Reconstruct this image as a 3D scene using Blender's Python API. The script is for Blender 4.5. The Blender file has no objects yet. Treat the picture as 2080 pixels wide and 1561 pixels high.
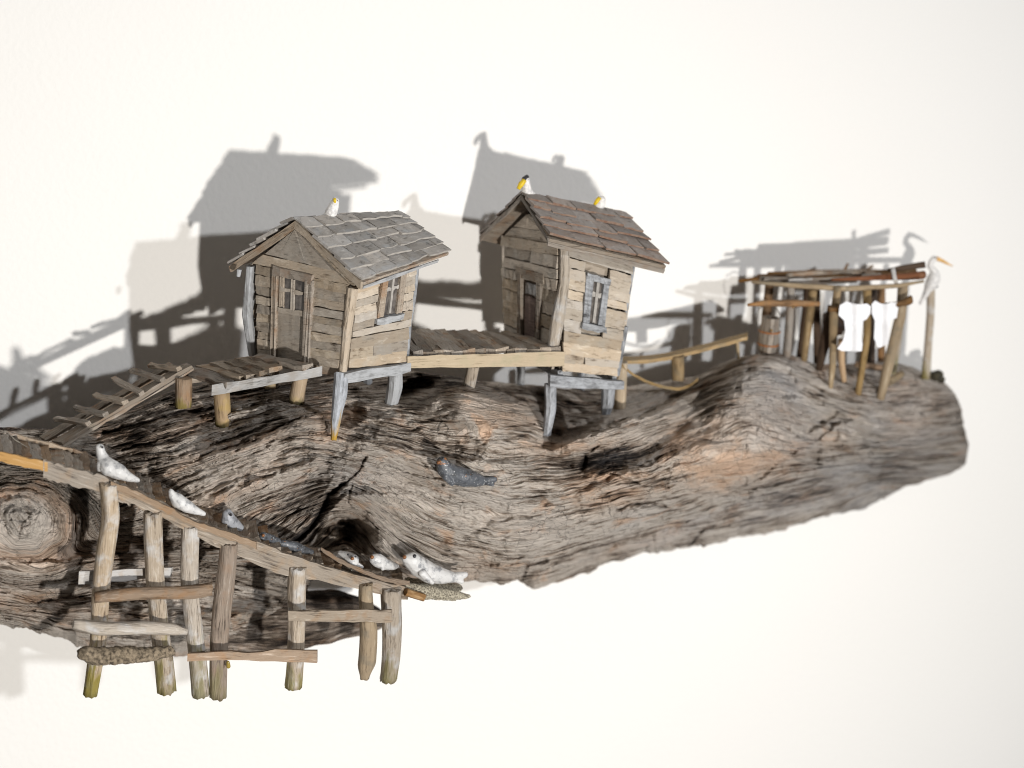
import bpy, bmesh, math, random
import numpy as np
from mathutils import Matrix, Vector
random.seed(7)
R = math.radians

# ------------------------------------------------------------------ camera
PSI, THETA = R(20), R(18)
FOC, SENS, DIST = 60.0, 36.0, 1.25
TGT = np.array([0.0, -0.10, 0.0])
FW = np.array([math.sin(PSI)*math.cos(THETA), math.cos(PSI)*math.cos(THETA), -math.sin(THETA)])
RT = np.array([math.cos(PSI), -math.sin(PSI), 0.0])
UP = np.cross(RT, FW)
CAM = TGT - FW*DIST
TAN = SENS/2/FOC
sc = bpy.context.scene
cd = bpy.data.cameras.new('camera'); co = bpy.data.objects.new('camera', cd)
sc.collection.objects.link(co)
cd.lens = FOC; cd.sensor_width = SENS; cd.clip_start = 0.01; cd.clip_end = 50
m = Matrix(((RT[0], UP[0], -FW[0], CAM[0]), (RT[1], UP[1], -FW[1], CAM[1]), (RT[2], UP[2], -FW[2], CAM[2]), (0, 0, 0, 1)))
co.matrix_world = m
cd.dof.use_dof = True; cd.dof.focus_distance = 1.125; cd.dof.aperture_fstop = 5.0
sc.camera = co

def P(px, py, d):
    """pixel of the photograph + distance d (m) in front of the wall -> world point"""
    px = np.asarray(px, float); py = np.asarray(py, float); d = np.asarray(d, float)
    a = (px-1040.0)/1040.0*TAN; b = (780.5-py)/1040.0*TAN
    dr = FW + a[..., None]*RT + b[..., None]*UP
    t = (-d - CAM[1])/dr[..., 1]
    return CAM + t[..., None]*dr
def PX(px, d, py=780):
    """metres per photo pixel at that place"""
    w = P(px, py, d); return float(np.dot(w-CAM, FW))*TAN/1040.0

# ------------------------------------------------------------------ light
w = bpy.data.worlds.new('World'); sc.world = w; w.use_nodes = True
w.node_tree.nodes['Background'].inputs[0].default_value = (1.0, 0.94, 0.87, 1)
w.node_tree.nodes['Background'].inputs[1].default_value = 0.09
def lamp(name, travel, dist, size, power, col):
    l = bpy.data.lights.new(name, 'AREA'); l.shape = 'DISK'; l.size = size; l.energy = power; l.color = col
    o = bpy.data.objects.new(name, l); sc.collection.objects.link(o)
    tv = Vector(travel).normalized()
    o.location = Vector((0.0, -0.05, 0.05)) - tv*dist
    o.rotation_euler = tv.to_track_quat('-Z', 'Y').to_euler()
    return o
sl = bpy.data.lights.new('low_warm_lamp', 'SPOT'); sl.energy = 92; sl.color = (1.0, 0.965, 0.91); sl.spot_size = R(84); sl.spot_blend = 1.0; sl.shadow_soft_size = 0.026
so = bpy.data.objects.new('low_warm_lamp', sl); sc.collection.objects.link(so); so.location = (-0.05, -1.68, -0.06)
so.rotation_euler = (Vector((-0.16, 0, -0.22))-Vector(so.location)).to_track_quat('-Z', 'Y').to_euler()
lamp('high_cool_lamp', (-0.50, 1, -0.31), 4.0, 0.11, 72, (0.95, 0.975, 1.0))
sc.view_settings.view_transform = 'Standard'; sc.view_settings.look = 'None'
sc.view_settings.exposure = 0.0; sc.view_settings.gamma = 1.0; sc.view_settings.use_curve_mapping = False
sc.render.engine = 'CYCLES'; sc.cycles.filter_width = 1.0

# ------------------------------------------------------------------ numpy noise
_rs = np.random.RandomState(11)
_perm = _rs.permutation(512); _perm = np.concatenate([_perm, _perm, _perm])
_ang = _rs.rand(512)*2*np.pi; _gx, _gy = np.cos(_ang), np.sin(_ang)
def pn(x, y):
    xi = np.floor(x).astype(int); yi = np.floor(y).astype(int)
    xf = x-xi; yf = y-yi
    u = xf*xf*xf*(xf*(xf*6-15)+10); v = yf*yf*yf*(yf*(yf*6-15)+10)
    def g(ix, iy, fx, fy):
        h = _perm[(_perm[ix & 511] + iy) & 511]
        return _gx[h]*fx + _gy[h]*fy
    a = g(xi, yi, xf, yf); b = g(xi+1, yi, xf-1, yf)
    c = g(xi, yi+1, xf, yf-1); e = g(xi+1, yi+1, xf-1, yf-1)
    return (a+(b-a)*u)*(1-v) + (c+(e-c)*u)*v
def fbm(x, y, o=4, gain=0.5):
    s = 0; a = 1.0; t = 0
    for i in range(o):
        s = s + a*pn(x*2**i+17.3*i, y*2**i+5.7*i); t += a; a *= gain
    return s/t*1.6
def sstep(a, b, x):
    t = np.clip((x-a)/(b-a), 0, 1); return t*t*(3-2*t)
class RBF:
    def __init__(s, pts, vals, lam=1e-6):
        s.p = np.array(pts, float)/1000.0; v = np.array(vals, float); n = len(v)
        d = np.sqrt(((s.p[:, None]-s.p[None])**2).sum(-1)); K = s.k(d) + lam*np.eye(n)
        Q = np.hstack([np.ones((n, 1)), s.p]); A = np.zeros((n+3, n+3))
        A[:n, :n] = K; A[:n, n:] = Q; A[n:, :n] = Q.T
        s.c = np.linalg.solve(A, np.concatenate([v, [0, 0, 0]]))
    def k(s, d):
        return np.where(d > 1e-9, d*d*np.log(d+1e-12), 0)
    def __call__(s, x, y):
        sh = x.shape; x = x.ravel()/1000.0; y = y.ravel()/1000.0; out = np.empty(len(x)); n = len(s.p)
        for i in range(0, len(x), 20000):
            a, b = x[i:i+20000], y[i:i+20000]
            d2 = (a[:, None]-s.p[:, 0])**2 + (b[:, None]-s.p[:, 1])**2
            K = 0.5*d2*np.log(d2+1e-18)
            out[i:i+20000] = K@s.c[:n] + s.c[n] + s.c[n+1]*a + s.c[n+2]*b
        return out.reshape(sh)

# ------------------------------------------------------------------ materials
def mat(name):
    mt = bpy.data.materials.new(name); mt.use_nodes = True
    nt = mt.node_tree; bs = nt.nodes['Principled BSDF']
    return mt, nt, bs
def N(nt, typ, **kw):
    n = nt.nodes.new(typ)
    for k, v in kw.items(): setattr(n, k, v)
    return n
def ramp(nt, stops):
    r = N(nt, 'ShaderNodeValToRGB'); e = r.color_ramp.elements
    e[0].position, e[0].color = stops[0][0], (*stops[0][1], 1)
    e[1].position, e[1].color = stops[-1][0], (*stops[-1][1], 1)
    for p, c in stops[1:-1]:
        q = e.new(p); q.color = (*c, 1)
    return r
def math_(nt, op, a, b=None, clamp=False):
    n = N(nt, 'ShaderNodeMath', operation=op, use_clamp=clamp)
    for i, x in enumerate((a, b)):
        if x is None: continue
        if isinstance(x, (int, float)): n.inputs[i].default_value = x
        else: nt.links.new(x, n.inputs[i])
    return n.outputs[0]
def vmul(nt, vec, s):
    n = N(nt, 'ShaderNodeVectorMath', operation='MULTIPLY'); nt.links.new(vec, n.inputs[0]); n.inputs[1].default_value = s
    return n.outputs[0]
def noise(nt, vec, scale=1.0, detail=5, rough=0.55, dist=0.0):
    n = N(nt, 'ShaderNodeTexNoise'); n.inputs['Scale'].default_value = scale; n.inputs['Detail'].default_value = detail
    n.inputs['Roughness'].default_value = rough; n.inputs['Distortion'].default_value = dist
    nt.links.new(vec, n.inputs['Vector']); return n.outputs['Fac']
def mixc(nt, fac, a, b, typ='MIX'):
    n = N(nt, 'ShaderNodeMixRGB', blend_type=typ)
    for i, x in enumerate((fac, a, b)):
        if isinstance(x, (int, float)): n.inputs[i].default_value = x
        elif isinstance(x, tuple): n.inputs[i].default_value = (*x, 1)
        else: nt.links.new(x, n.inputs[i])
    return n.outputs[0]
def step(nt, v, lo, hi):
    n = N(nt, 'ShaderNodeMapRange'); n.inputs[1].default_value = lo; n.inputs[2].default_value = hi
    nt.links.new(v, n.inputs[0]); return n.outputs[0]
def bump(nt, bs, h, strength, dist):
    b = N(nt, 'ShaderNodeBump'); b.inputs['Strength'].default_value = strength; b.inputs['Distance'].default_value = dist
    nt.links.new(h, b.inputs['Height']); nt.links.new(b.outputs[0], bs.inputs['Normal']); return b

def wood(name, dark, mid, light, stain=None, stain_amt=0.5, paint=None, paint_amt=0.0, along=55, cross=750, foot=None, var=0.35, bstr=0.6):
    mt, nt, bs = mat(name)
    tc = N(nt, 'ShaderNodeTexCoord'); oi = N(nt, 'ShaderNodeObjectInfo')
    off = N(nt, 'ShaderNodeVectorMath', operation='ADD'); nt.links.new(tc.outputs['Object'], off.inputs[0])
    rv = N(nt, 'ShaderNodeCombineXYZ')
    for i in range(3): nt.links.new(math_(nt, 'MULTIPLY', oi.outputs['Random'], (7.3, 3.1, 5.7)[i]), rv.inputs[i])
    nt.links.new(rv.outputs[0], off.inputs[1])
    v = off.outputs[0]
    fib = noise(nt, vmul(nt, v, (along, cross, cross)), detail=7, rough=0.65, dist=0.4)
    med = noise(nt, vmul(nt, v, (along*0.6, cross*0.2, cross*0.2)), detail=4, dist=0.6)
    pat = noise(nt, v, 95, 3)
    f = math_(nt, 'ADD', math_(nt, 'MULTIPLY', fib, 0.6), math_(nt, 'MULTIPLY', med, 0.4))
    dk = tuple(x*.7 for x in dark); c = ramp(nt, [(0.34, dk), (0.46, mid), (0.55, mid), (0.66, light)]); nt.links.new(f, c.inputs[0])
    col = c.outputs[0]
    if stain:
        col = mixc(nt, math_(nt, 'MULTIPLY', step(nt, pat, 0.5, 0.68), stain_amt), col, stain)
    if paint:
        pm = noise(nt, vmul(nt, v, (120, 420, 420)), detail=6, rough=0.7)
        pm2 = math_(nt, 'ADD', pm, math_(nt, 'MULTIPLY', pat, 0.5))
        th = 0.95 - 0.45*paint_amt
        col = mixc(nt, math_(nt, 'MULTIPLY', step(nt, pm2, th-0.16, th+0.16), .85), col, paint)
    if foot:
        sx = N(nt, 'ShaderNodeSeparateXYZ'); nt.links.new(tc.outputs['Generated'], sx.inputs[0])
        fm = math_(nt, 'ADD', sx.outputs[0], math_(nt, 'MULTIPLY', math_(nt, 'SUBTRACT', med, 0.5), 1.6))
        col = mixc(nt, math_(nt, 'MULTIPLY', step(nt, fm, 0.72, 0.98), 0.85), col, foot)
    hsv = N(nt, 'ShaderNodeHueSaturation'); nt.links.new(col, hsv.inputs['Color'])
    nt.links.new(math_(nt, 'ADD', math_(nt, 'MULTIPLY', oi.outputs['Random'], 2*var), 1-var), hsv.inputs['Value'])
    r2 = math_(nt, 'FRACT', math_(nt, 'MULTIPLY', oi.outputs['Random'], 37.7))
    nt.links.new(math_(nt, 'ADD', math_(nt, 'MULTIPLY', r2, 0.5), 0.72), hsv.inputs['Saturation'])
    nt.links.new(hsv.outputs[0], bs.inputs['Base Color'])
    bs.inputs['Roughness'].default_value = 0.85; bs.inputs['Specular IOR Level'].default_value = 0.2
    bump(nt, bs, f, min(1.0, bstr), 0.0022)
    return mt
def plain(name, col, rough=0.6, nscale=300, var=0.25, dark=None, metallic=0, bst=0.3):
    mt, nt, bs = mat(name); tc = N(nt, 'ShaderNodeTexCoord')
    n = noise(nt, tc.outputs['Object'], nscale, 5, 0.6)
    d = dark or tuple(x*(1-var) for x in col)
    c = ramp(nt, [(0.35, d), (0.6, col)]); nt.links.new(n, c.inputs[0]); nt.links.new(c.outputs[0], bs.inputs['Base Color'])
    bs.inputs['Roughness'].default_value = rough; bs.inputs['Metallic'].default_value = metallic
    bump(nt, bs, n, bst, 0.0006)
    return mt
M = {}
M['tan'] = wood('tan_board_wood', (.20, .15, .105), (.42, .35, .275), (.58, .51, .425), stain=(.42, .40, .36), stain_amt=.4, along=110, cross=520, var=.26, bstr=.9)
M['tan2'] = wood('pale_tan_board_wood', (.25, .19, .135), (.46, .395, .32), (.61, .55, .465), stain=(.50, .46, .42), stain_amt=.4, along=110, cross=520, var=.18, bstr=.8)
M['grey'] = wood('weathered_grey_wood', (.09, .07, .055), (.29, .245, .20), (.47, .42, .36), stain=(.26, .13, .05), stain_amt=.35, var=.3, bstr=.9)
M['greybrown'] = wood('worn_deck_wood', (.085, .065, .05), (.31, .26, .21), (.50, .44, .365), stain=(.24, .115, .045), stain_amt=.5, var=.35, bstr=1.0)
M['painted'] = wood('grey_painted_wood', (.035, .034, .034), (.155, .155, .155), (.36, .365, .37), paint=(.43, .44, .455), paint_amt=.7, var=.15)
M['bluegrey'] = wood('dark_grey_painted_wood', (.025, .025, .026), (.125, .125, .13), (.31, .315, .33), paint=(.44, .455, .48), paint_amt=.5, var=.15)
M['legfoot'] = wood('grey_leg_with_ochre_foot', (.05, .05, .052), (.20, .205, .21), (.40, .41, .43), paint=(.50, .52, .56), paint_amt=.55, foot=(.42, .25, .04), var=.1)
M['silver'] = wood('pale_silver_wood', (.20, .19, .18), (.43, .42, .41), (.62, .61, .60), stain=(.33, .25, .17), stain_amt=.4, var=.1, bstr=.4)
M['post'] = wood('driftwood_post', (.11, .075, .05), (.41, .34, .265), (.64, .58, .50), stain=(.52, .51, .50), stain_amt=.8, foot=(.20, .17, .05), var=.14, along=60, cross=700, bstr=1.0)
M['palepost'] = wood('pale_grey_post', (.20, .16, .12), (.43, .38, .325), (.60, .56, .51), stain=(.50, .50, .50), stain_amt=.8, var=.1, along=60, cross=700, bstr=1.0)
M['plankbrown'] = wood('brown_plank', (.11, .075, .05), (.30, .225, .165), (.48, .39, .31), stain=(.33, .17, .07), stain_amt=.45, var=.18, along=60, cross=650, bstr=.9)
M['edgewood'] = wood('grey_tan_edge_board', (.07, .052, .04), (.31, .26, .21), (.54, .48, .41), stain=(.40, .24, .11), stain_amt=.35, var=.06, along=50, cross=700, bstr=1.0)
M['edge_brown'] = plain('brown_cut_edge', (.235, .165, .125), .8, dark=(.16, .08, .05))
M['postbrown'] = wood('brown_post', (.08, .052, .035), (.285, .21, .15), (.50, .42, .34), stain=(.30, .16, .07), stain_amt=.45, foot=(.22, .18, .06), var=.15, along=60, cross=700, bstr=1.0)
M['mossfoot'] = wood('post_with_mossy_foot', (.14, .09, .05), (.34, .245, .15), (.55, .45, .32), stain=(.42, .30, .10), stain_amt=.5, foot=(.07, .065, .015), var=.1, along=45, cross=520)
M['twig'] = wood('bark_twig', (.06, .033, .018), (.21, .125, .065), (.40, .28, .17), stain=(.30, .14, .04), stain_amt=.5, var=.35, along=70, cross=450)
M['ochre'] = wood('ochre_twig', (.11, .07, .035), (.32, .23, .13), (.50, .395, .26), stain=(.20, .17, .12), stain_amt=.6, var=.2, along=60, cross=450)
M['darktwig'] = wood('dark_twig', (.02, .013, .009), (.075, .05, .035), (.2, .15, .11), var=.3, along=60, cross=450)
M['doorbrown'] = wood('dull_brown_door', (.05, .035, .03), (.14, .10, .085), (.27, .21, .185), var=.1)
M['redtwig'] = wood('red_brown_stick', (.05, .022, .013), (.16, .075, .045), (.30, .18, .12), var=.2)
M['fresh'] = wood('fresh_orange_wood', (.20, .11, .05), (.42, .265, .13), (.56, .40, .24), var=.1, bstr=.3)
M['cream'] = wood('cream_beam_wood', (.25, .18, .095), (.50, .39, .25), (.64, .54, .39), stain=(.40, .36, .22), stain_amt=.5, var=.08, along=40)
M['shingle_grey'] = wood('grey_shingle', (.18, .165, .15), (.37, .345, .32), (.50, .475, .45), stain=(.40, .405, .41), stain_amt=.8, var=.2, along=300, cross=300, bstr=.35)
M['shingle_brown'] = wood('brown_shingle', (.15, .125, .105), (.325, .285, .26), (.47, .43, .40), stain=(.30, .20, .14), stain_amt=.45, var=.25, along=300, cross=300, bstr=.35)
M['edge_pale'] = plain('pale_cut_edge', (.40, .375, .345), .8)
M['bark'] = plain('lichen_bark', (.27, .215, .15), .95, 420, dark=(.04, .03, .02), bst=1.0)
M['lichen'] = plain('lichen', (.44, .40, .31), .95, 900, dark=(.07, .055, .04), bst=1.0)
M['white'] = plain('white_paint', (.78, .76, .74), .5, 420, dark=(.52, .51, .51))
M['cloth'] = plain('white_paper_cloth', (.88, .88, .90), .9, 150, dark=(.84, .84, .87), bst=.1)
M['yellow'] = plain('yellow_paint', (.80, .56, .02), .5, 300)
M['orangebeak'] = plain('pale_orange_paint', (.80, .46, .14), .5, 300)
M['black'] = plain('black_paint', (.03, .03, .035), .35, 300)
M['muzzle'] = plain('rusty_brown_muzzle', (.26, .105, .035), .5, 600, dark=(.07, .03, .015))
M['rust'] = plain('rust_paint', (.45, .17, .04), .55, 500, dark=(.18, .06, .02))
M['dark'] = plain('dark_interior', (.04, .032, .026), .9, 100)
M['brown'] = plain('dark_brown_husk', (.075, .038, .02), .7, 200, dark=(.025, .014, .009))
M['stone'] = plain('dark_mossy_stone', (.06, .052, .03), .9, 260, dark=(.015, .013, .01), bst=1)
M['wire'] = plain('grey_wire', (.32, .30, .28), .45, 200, metallic=.6)
M['brass'] = plain('brass_nail', (.9, .6, .25), .12, 50, metallic=1.0, bst=.05)
M['glue'] = plain('amber_glue', (.30, .22, .05), .15, 200, bst=.1)
M['thread'] = plain('pale_thread', (.55, .5, .42), .6, 100)
def paintmix(name, base, spots, spotcol, streak=(.10, .11, .13), fleck=.6):
    mt, nt, bs = mat(name); tc = N(nt, 'ShaderNodeTexCoord')
    n1 = noise(nt, tc.outputs['Object'], 210, 6, .65); n2 = noise(nt, tc.outputs['Object'], 700, 3, .6)
    n3 = noise(nt, vmul(nt, tc.outputs['Object'], (1, 1, 1.7)), 130, 4, .6)
    c = mixc(nt, step(nt, n1, .5, .64), base, streak)
    c = mixc(nt, math_(nt, 'MULTIPLY', step(nt, n2, .60, .70), fleck), c, (.62, .62, .62))
    c = mixc(nt, step(nt, n3, spots, spots+.04), c, spotcol)
    nt.links.new(c, bs.inputs['Base Color']); bs.inputs['Roughness'].default_value = .38
    bump(nt, bs, n1, .7, .001)
    return mt
M['seal_white'] = paintmix('white_seal_paint', (.58, .575, .57), .70, (.22, .22, .235), (.25, .255, .27), fleck=.8)
M['seal_grey'] = paintmix('grey_seal_paint', (.30, .31, .335), .74, (.25, .12, .04), (.13, .135, .15), fleck=.25)
M['seal_black'] = paintmix('dark_seal_paint', (.085, .092, .105), .64, (.38, .15, .04), (.025, .027, .031), fleck=.85)

def glass():
    mt, nt, bs = mat('dull_window_pane'); tc = N(nt, 'ShaderNodeTexCoord')
    n = noise(nt, tc.outputs['Object'], 160, 4)
    c = ramp(nt, [(.35, (.06, .053, .05)), (.65, (.19, .17, .155))]); nt.links.new(n, c.inputs[0]); nt.links.new(c.outputs[0], bs.inputs['Base Color'])
    bs.inputs['Roughness'].default_value = .12; bs.inputs['Specular IOR Level'].default_value = .5
    return mt
M['glass'] = glass()

def wall_mat():
    mt, nt, bs = mat('white_wall_paint'); tc = N(nt, 'ShaderNodeTexCoord')
    n = noise(nt, tc.outputs['Object'], 230, 3, .5); n2 = noise(nt, tc.outputs['Object'], 3.0, 2)
    c = ramp(nt, [(.3, (.86, .845, .82)), (.7, (.875, .86, .84))]); nt.links.new(n2, c.inputs[0]); nt.links.new(c.outputs[0], bs.inputs['Base Color'])
    bs.inputs['Roughness'].default_value = .75; bs.inputs['Specular IOR Level'].default_value = .2
    bump(nt, bs, n, .25, .0015)
    return mt
def log_mat():
    mt, nt, bs = mat('driftwood')
    at = N(nt, 'ShaderNodeAttribute', attribute_name='grain'); g = at.outputs['Vector']
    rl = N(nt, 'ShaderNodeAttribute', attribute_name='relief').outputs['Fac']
    tn = N(nt, 'ShaderNodeAttribute', attribute_name='tone').outputs['Vector']
    sp = N(nt, 'ShaderNodeSeparateXYZ'); nt.links.new(tn, sp.inputs[0])
    f0 = noise(nt, vmul(nt, g, (4.5, 52, 0)), detail=3, rough=.6, dist=.15)
    f1 = noise(nt, vmul(nt, g, (1.7, 21, 0)), detail=6, rough=.72, dist=.25)
    f2 = noise(nt, vmul(nt, g, (.9, 5.0, 0)), detail=6, rough=.66, dist=.35)
    f3 = noise(nt, vmul(nt, g, (1.3, 2.6, 0)), detail=5, rough=.65, dist=.5)
    f4 = noise(nt, vmul(nt, g, (.7, 1.2, 3)), detail=6, rough=.66)
    s = math_(nt, 'ADD', math_(nt, 'MULTIPLY', f0, .26), math_(nt, 'MULTIPLY', f1, .40))
    s = math_(nt, 'ADD', s, math_(nt, 'MULTIPLY', f2, .18))
    s = math_(nt, 'ADD', s, math_(nt, 'MULTIPLY', math_(nt, 'SUBTRACT', f4, .13), .22))
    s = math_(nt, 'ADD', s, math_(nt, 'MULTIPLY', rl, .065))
    s = math_(nt, 'ADD', s, math_(nt, 'MULTIPLY', sp.outputs[2], .17))
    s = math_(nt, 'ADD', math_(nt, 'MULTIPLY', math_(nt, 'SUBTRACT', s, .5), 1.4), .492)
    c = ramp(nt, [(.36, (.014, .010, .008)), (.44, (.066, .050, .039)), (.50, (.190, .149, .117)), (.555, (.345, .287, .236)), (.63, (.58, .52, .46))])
    nt.links.new(s, c.inputs[0]); col = c.outputs[0]
    warm = mixc(nt, 1.0, col, (1.16, .74, .45), 'MULTIPLY')
    wm = math_(nt, 'ADD', step(nt, f3, .56, .70), math_(nt, 'MULTIPLY', sp.outputs[0], step(nt, f3, .30, .52)), True)
    col = mixc(nt, math_(nt, 'MULTIPLY', wm, .52), col, warm)
    cool = mixc(nt, 1.0, col, (.93, .98, 1.06), 'MULTIPLY')
    cool = mixc(nt, .30, cool, (.34, .345, .375))
    cm = math_(nt, 'MULTIPLY', sp.outputs[1], step(nt, f4, .35, .6), True)
    col = mixc(nt, cm, col, cool)
    # checking: fine cross cracks in the weathered surface
    dv = N(nt, 'ShaderNodeVectorMath', operation='ADD')
    nz = N(nt, 'ShaderNodeTexNoise'); nz.inputs['Scale'].default_value = 6; nt.links.new(g, nz.inputs['Vector'])
    nt.links.new(vmul(nt, nz.outputs['Color'], (.25, .25, 0)), dv.inputs[1]); nt.links.new(g, dv.inputs[0])
    vo = N(nt, 'ShaderNodeTexVoronoi', feature='DISTANCE_TO_EDGE'); vo.inputs['Scale'].default_value = 3.0
    nt.links.new(vmul(nt, dv.outputs[0], (1.4, 2.4, 0)), vo.inputs['Vector'])
    ck = math_(nt, 'LESS_THAN', vo.outputs['Distance'], .011)
    ck = math_(nt, 'MULTIPLY', ck, step(nt, f4, .50, .56), True)
    col = mixc(nt, math_(nt, 'MULTIPLY', ck, .6), col, (.02, .014, .01))
    nt.links.new(col, bs.inputs['Base Color'])
    bs.inputs['Roughness'].default_value = .82; bs.inputs['Specular IOR Level'].default_value = .22
    h = math_(nt, 'SUBTRACT', s, math_(nt, 'MULTIPLY', ck, .25))
    bump(nt, bs, h, 1.0, .007)
    return mt
M['wall'] = wall_mat(); M['log'] = log_mat()

# ------------------------------------------------------------------ mesh helpers
WM = {}
def frame(o, x, n=None):
    x = Vector(x).normalized()
    n = Vector(n) if n is not None else Vector((0, 0, 1))
    if abs(x.dot(n.normalized())) > .98: n = Vector((0, 1, 0.1))
    z = (n - x*n.dot(x)).normalized(); y = z.cross(x)
    mm = Matrix.Identity(4)
    for i in range(3):
        mm[i][0], mm[i][1], mm[i][2], mm[i][3] = x[i], y[i], z[i], o[i]
    return mm
def mk(name, V, F, material, parent=None, Mx=None, smooth=False, mats=None, fm=None):
    V = np.asarray(V, float)
    if Mx is None: Mx = Matrix.Translation(Vector(V.mean(0)))
    inv = np.array(Mx.inverted()); L = V@inv[:3, :3].T + inv[:3, 3]
    me = bpy.data.meshes.new(name); me.from_pydata(L.tolist(), [], F); me.materials.append(M[material])
    for x in (mats or []): me.materials.append(M[x])
    if fm is not None: me.polygons.foreach_set('material_index', fm)
    if smooth: me.polygons.foreach_set('use_smooth', [True]*len(me.polygons))
    me.update()
    o = bpy.data.objects.new(name, me); sc.collection.objects.link(o)
    put(o, parent, Mx); return o
def put(o, parent, Mx):
    WM[o] = Mx
    if parent is not None:
        o.parent = parent; o.matrix_basis = WM[parent].inverted()@Mx
    else: o.matrix_basis = Mx
def tag(o, label, cat=None, group=None, kind=None):
    o['label'] = label
    if cat: o['category'] = cat
    if group: o['group'] = group
    if kind: o['kind'] = kind
    return o
def thing(name, loc, label, cat, group=None):
    o = bpy.data.objects.new(name, None); o.empty_display_size = .01; sc.collection.objects.link(o)
    put(o, None, Matrix.Translation(Vector(loc))); tag(o, label, cat, group); return o
def unit(v):
    v = np.asarray(v, float); return v/np.linalg.norm(v)
def plank(name, p00, p10, p11, p01, n, t, material, parent=None, nu=5, jit=.0006, lift0=0, lift1=0, endj=.0006, tj=0.25):
    """board: p00->p10 and p01->p11 run along its length; n outward; front face proud by t (+lift along the 0/1 side)"""
    p00, p10, p11, p01 = [np.asarray(q, float) for q in (p00, p10, p11, p01)]; n = unit(n)
    side = unit(p01-p00); ln = unit(p10-p00); V = []; F = []
    for i in range(nu+1):
        s = i/nu
        a = p00+(p10-p00)*s; b = p01+(p11-p01)*s
        ja, jb = [side*random.uniform(-jit, jit) for _ in range(2)]
        if i in (0, nu): ja = ja+ln*random.uniform(-endj, endj); jb = jb+ln*random.uniform(-endj, endj)
        ta = t*(1+random.uniform(-tj, tj)); tb = t*(1+random.uniform(-tj, tj))
        V += [a+ja+n*lift0, b+jb+n*lift1, b+jb+n*(lift1+tb), a+ja+n*(lift0+ta)]
    for i in range(nu):
        o = 4*i; q = o+4
        for k in range(4):
            F.append((o+k, o+(k+1) % 4, q+(k+1) % 4, q+k))
    F.append((3, 2, 1, 0)); F.append(tuple(4*nu+k for k in range(4)))
    V = np.array(V); c = V.mean(0)
    ob = mk(name, V, F, material, parent, frame(c, p10-p00, n)); return ob
def ribbon(name, tops, bots, n, t, material, parent=None, sub=6, jit=.0006):
    """curved board: polyline of upper and of lower edge points, thickened along -n"""
    tops = np.array(tops, float); bots = np.array(bots, float); n = unit(n)
    k = len(tops); S = np.linspace(0, k-1, (k-1)*sub+1); V = []; F = []
    def ev(A, s):
        i = min(int(s), k-2); f = s-i
        p0 = A[max(i-1, 0)]; p1 = A[i]; p2 = A[i+1]; p3 = A[min(i+2, k-1)]
        return .5*((2*p1)+(p2-p0)*f+(2*p0-5*p1+4*p2-p3)*f*f+(3*p1-p0-3*p2+p3)*f**3)
    for s in S:
        a, b = ev(tops, s), ev(bots, s); sd = unit(a-b)
        a = a+sd*random.uniform(-jit, jit); b = b+sd*random.uniform(-jit, jit)
        V += [a, b, b-n*t*random.uniform(.85, 1.15), a-n*t*random.uniform(.85, 1.15)]
    m_ = len(S)
    for i in range(m_-1):
        o = 4*i; q = o+4
        for j in range(4): F.append((o+j, o+(j+1) % 4, q+(j+1) % 4, q+j))
    F.append((3, 2, 1, 0)); F.append(tuple(4*(m_-1)+j for j in range(4)))
    V = np.array(V)
    return mk(name, V, F, material, parent, frame(V.mean(0), tops[-1]-tops[0], n))
def stick(name, pts, rad, material, parent=None, seg=10, sub=4, rough=.10, flat=1.0, square=False, seed=None):
    """irregular round stick along a polyline; rad = list of radii (m)"""
    pts = np.array(pts, float); k = len(pts)
    rad = np.array(rad if np.ndim(rad) else [rad]*k, float)
    S = np.linspace(0, k-1, (k-1)*sub+1); ax = unit(pts[-1]-pts[0])
    hint = np.array([0, 1, .12]) if abs(ax[1]) < .9 else np.array([0, 0, 1.0])
    e1 = unit(np.cross(ax, hint)); e2 = np.cross(ax, e1); V = []; F = []
    sd = random.uniform(0, 400); ph = random.uniform(0, 6)
    for j, s in enumerate(S):
        i = min(int(s), k-2); f = s-i; f2 = f*f*(3-2*f)
        c = pts[i]+(pts[i+1]-pts[i])*f; r = rad[i]+(rad[i+1]-rad[i])*f2
        wb = .25 if square else 1.0; c = c + e1*(wb*r*.18*math.sin(s*1.7+ph)) + e2*(wb*r*.12*math.cos(s*2.1+ph))
        for q in range(seg):
            a = 2*math.pi*(q+.5)/seg
            rr = r*(1+rough*2*float(pn(np.array(sd+2*math.cos(a)+s*.35), np.array(sd*.7+2*math.sin(a))))+rough*.9*float(pn(np.array(sd+a*3.5), np.array(sd+s*.5))))
            if square: rr *= 1/max(abs(math.cos(a)), abs(math.sin(a)))*.88
            end = 0
            if j in (0, len(S)-1): end = random.uniform(-.12, .12)*r
            V.append(c+e1*(rr*math.cos(a))+e2*(rr*flat*math.sin(a))+ax*end)
    m_ = len(S)
    for i in range(m_-1):
        for q in range(seg):
            a = i*seg+q; b = i*seg+(q+1) % seg
            F.append((a, b, b+seg, a+seg))
    c0 = len(V); V.append(np.mean(V[:seg], 0)); V.append(np.mean(V[(m_-1)*seg:m_*seg], 0))
    for q in range(seg):
        F.append((c0, (q+1) % seg, q)); F.append((c0+1, (m_-1)*seg+q, (m_-1)*seg+(q+1) % seg))
    ob = mk(name, V, F, material, parent, frame(np.mean(pts, 0), ax, e2), smooth=not square)
    if not square:
        for p_ in ob.data.polygons:
            if len(p_.vertices) == 3: p_.use_smooth = False
    return ob
def pxstick(name, pl, material, parent=None, **kw):
    """pl: list of (px, py, d, radius_in_pixels)"""
    return stick(name, [P(a, b, d) for a, b, d, r in pl], [r*PX(a, d, b) for a, b, d, r in pl], material, parent, **kw)
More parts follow.
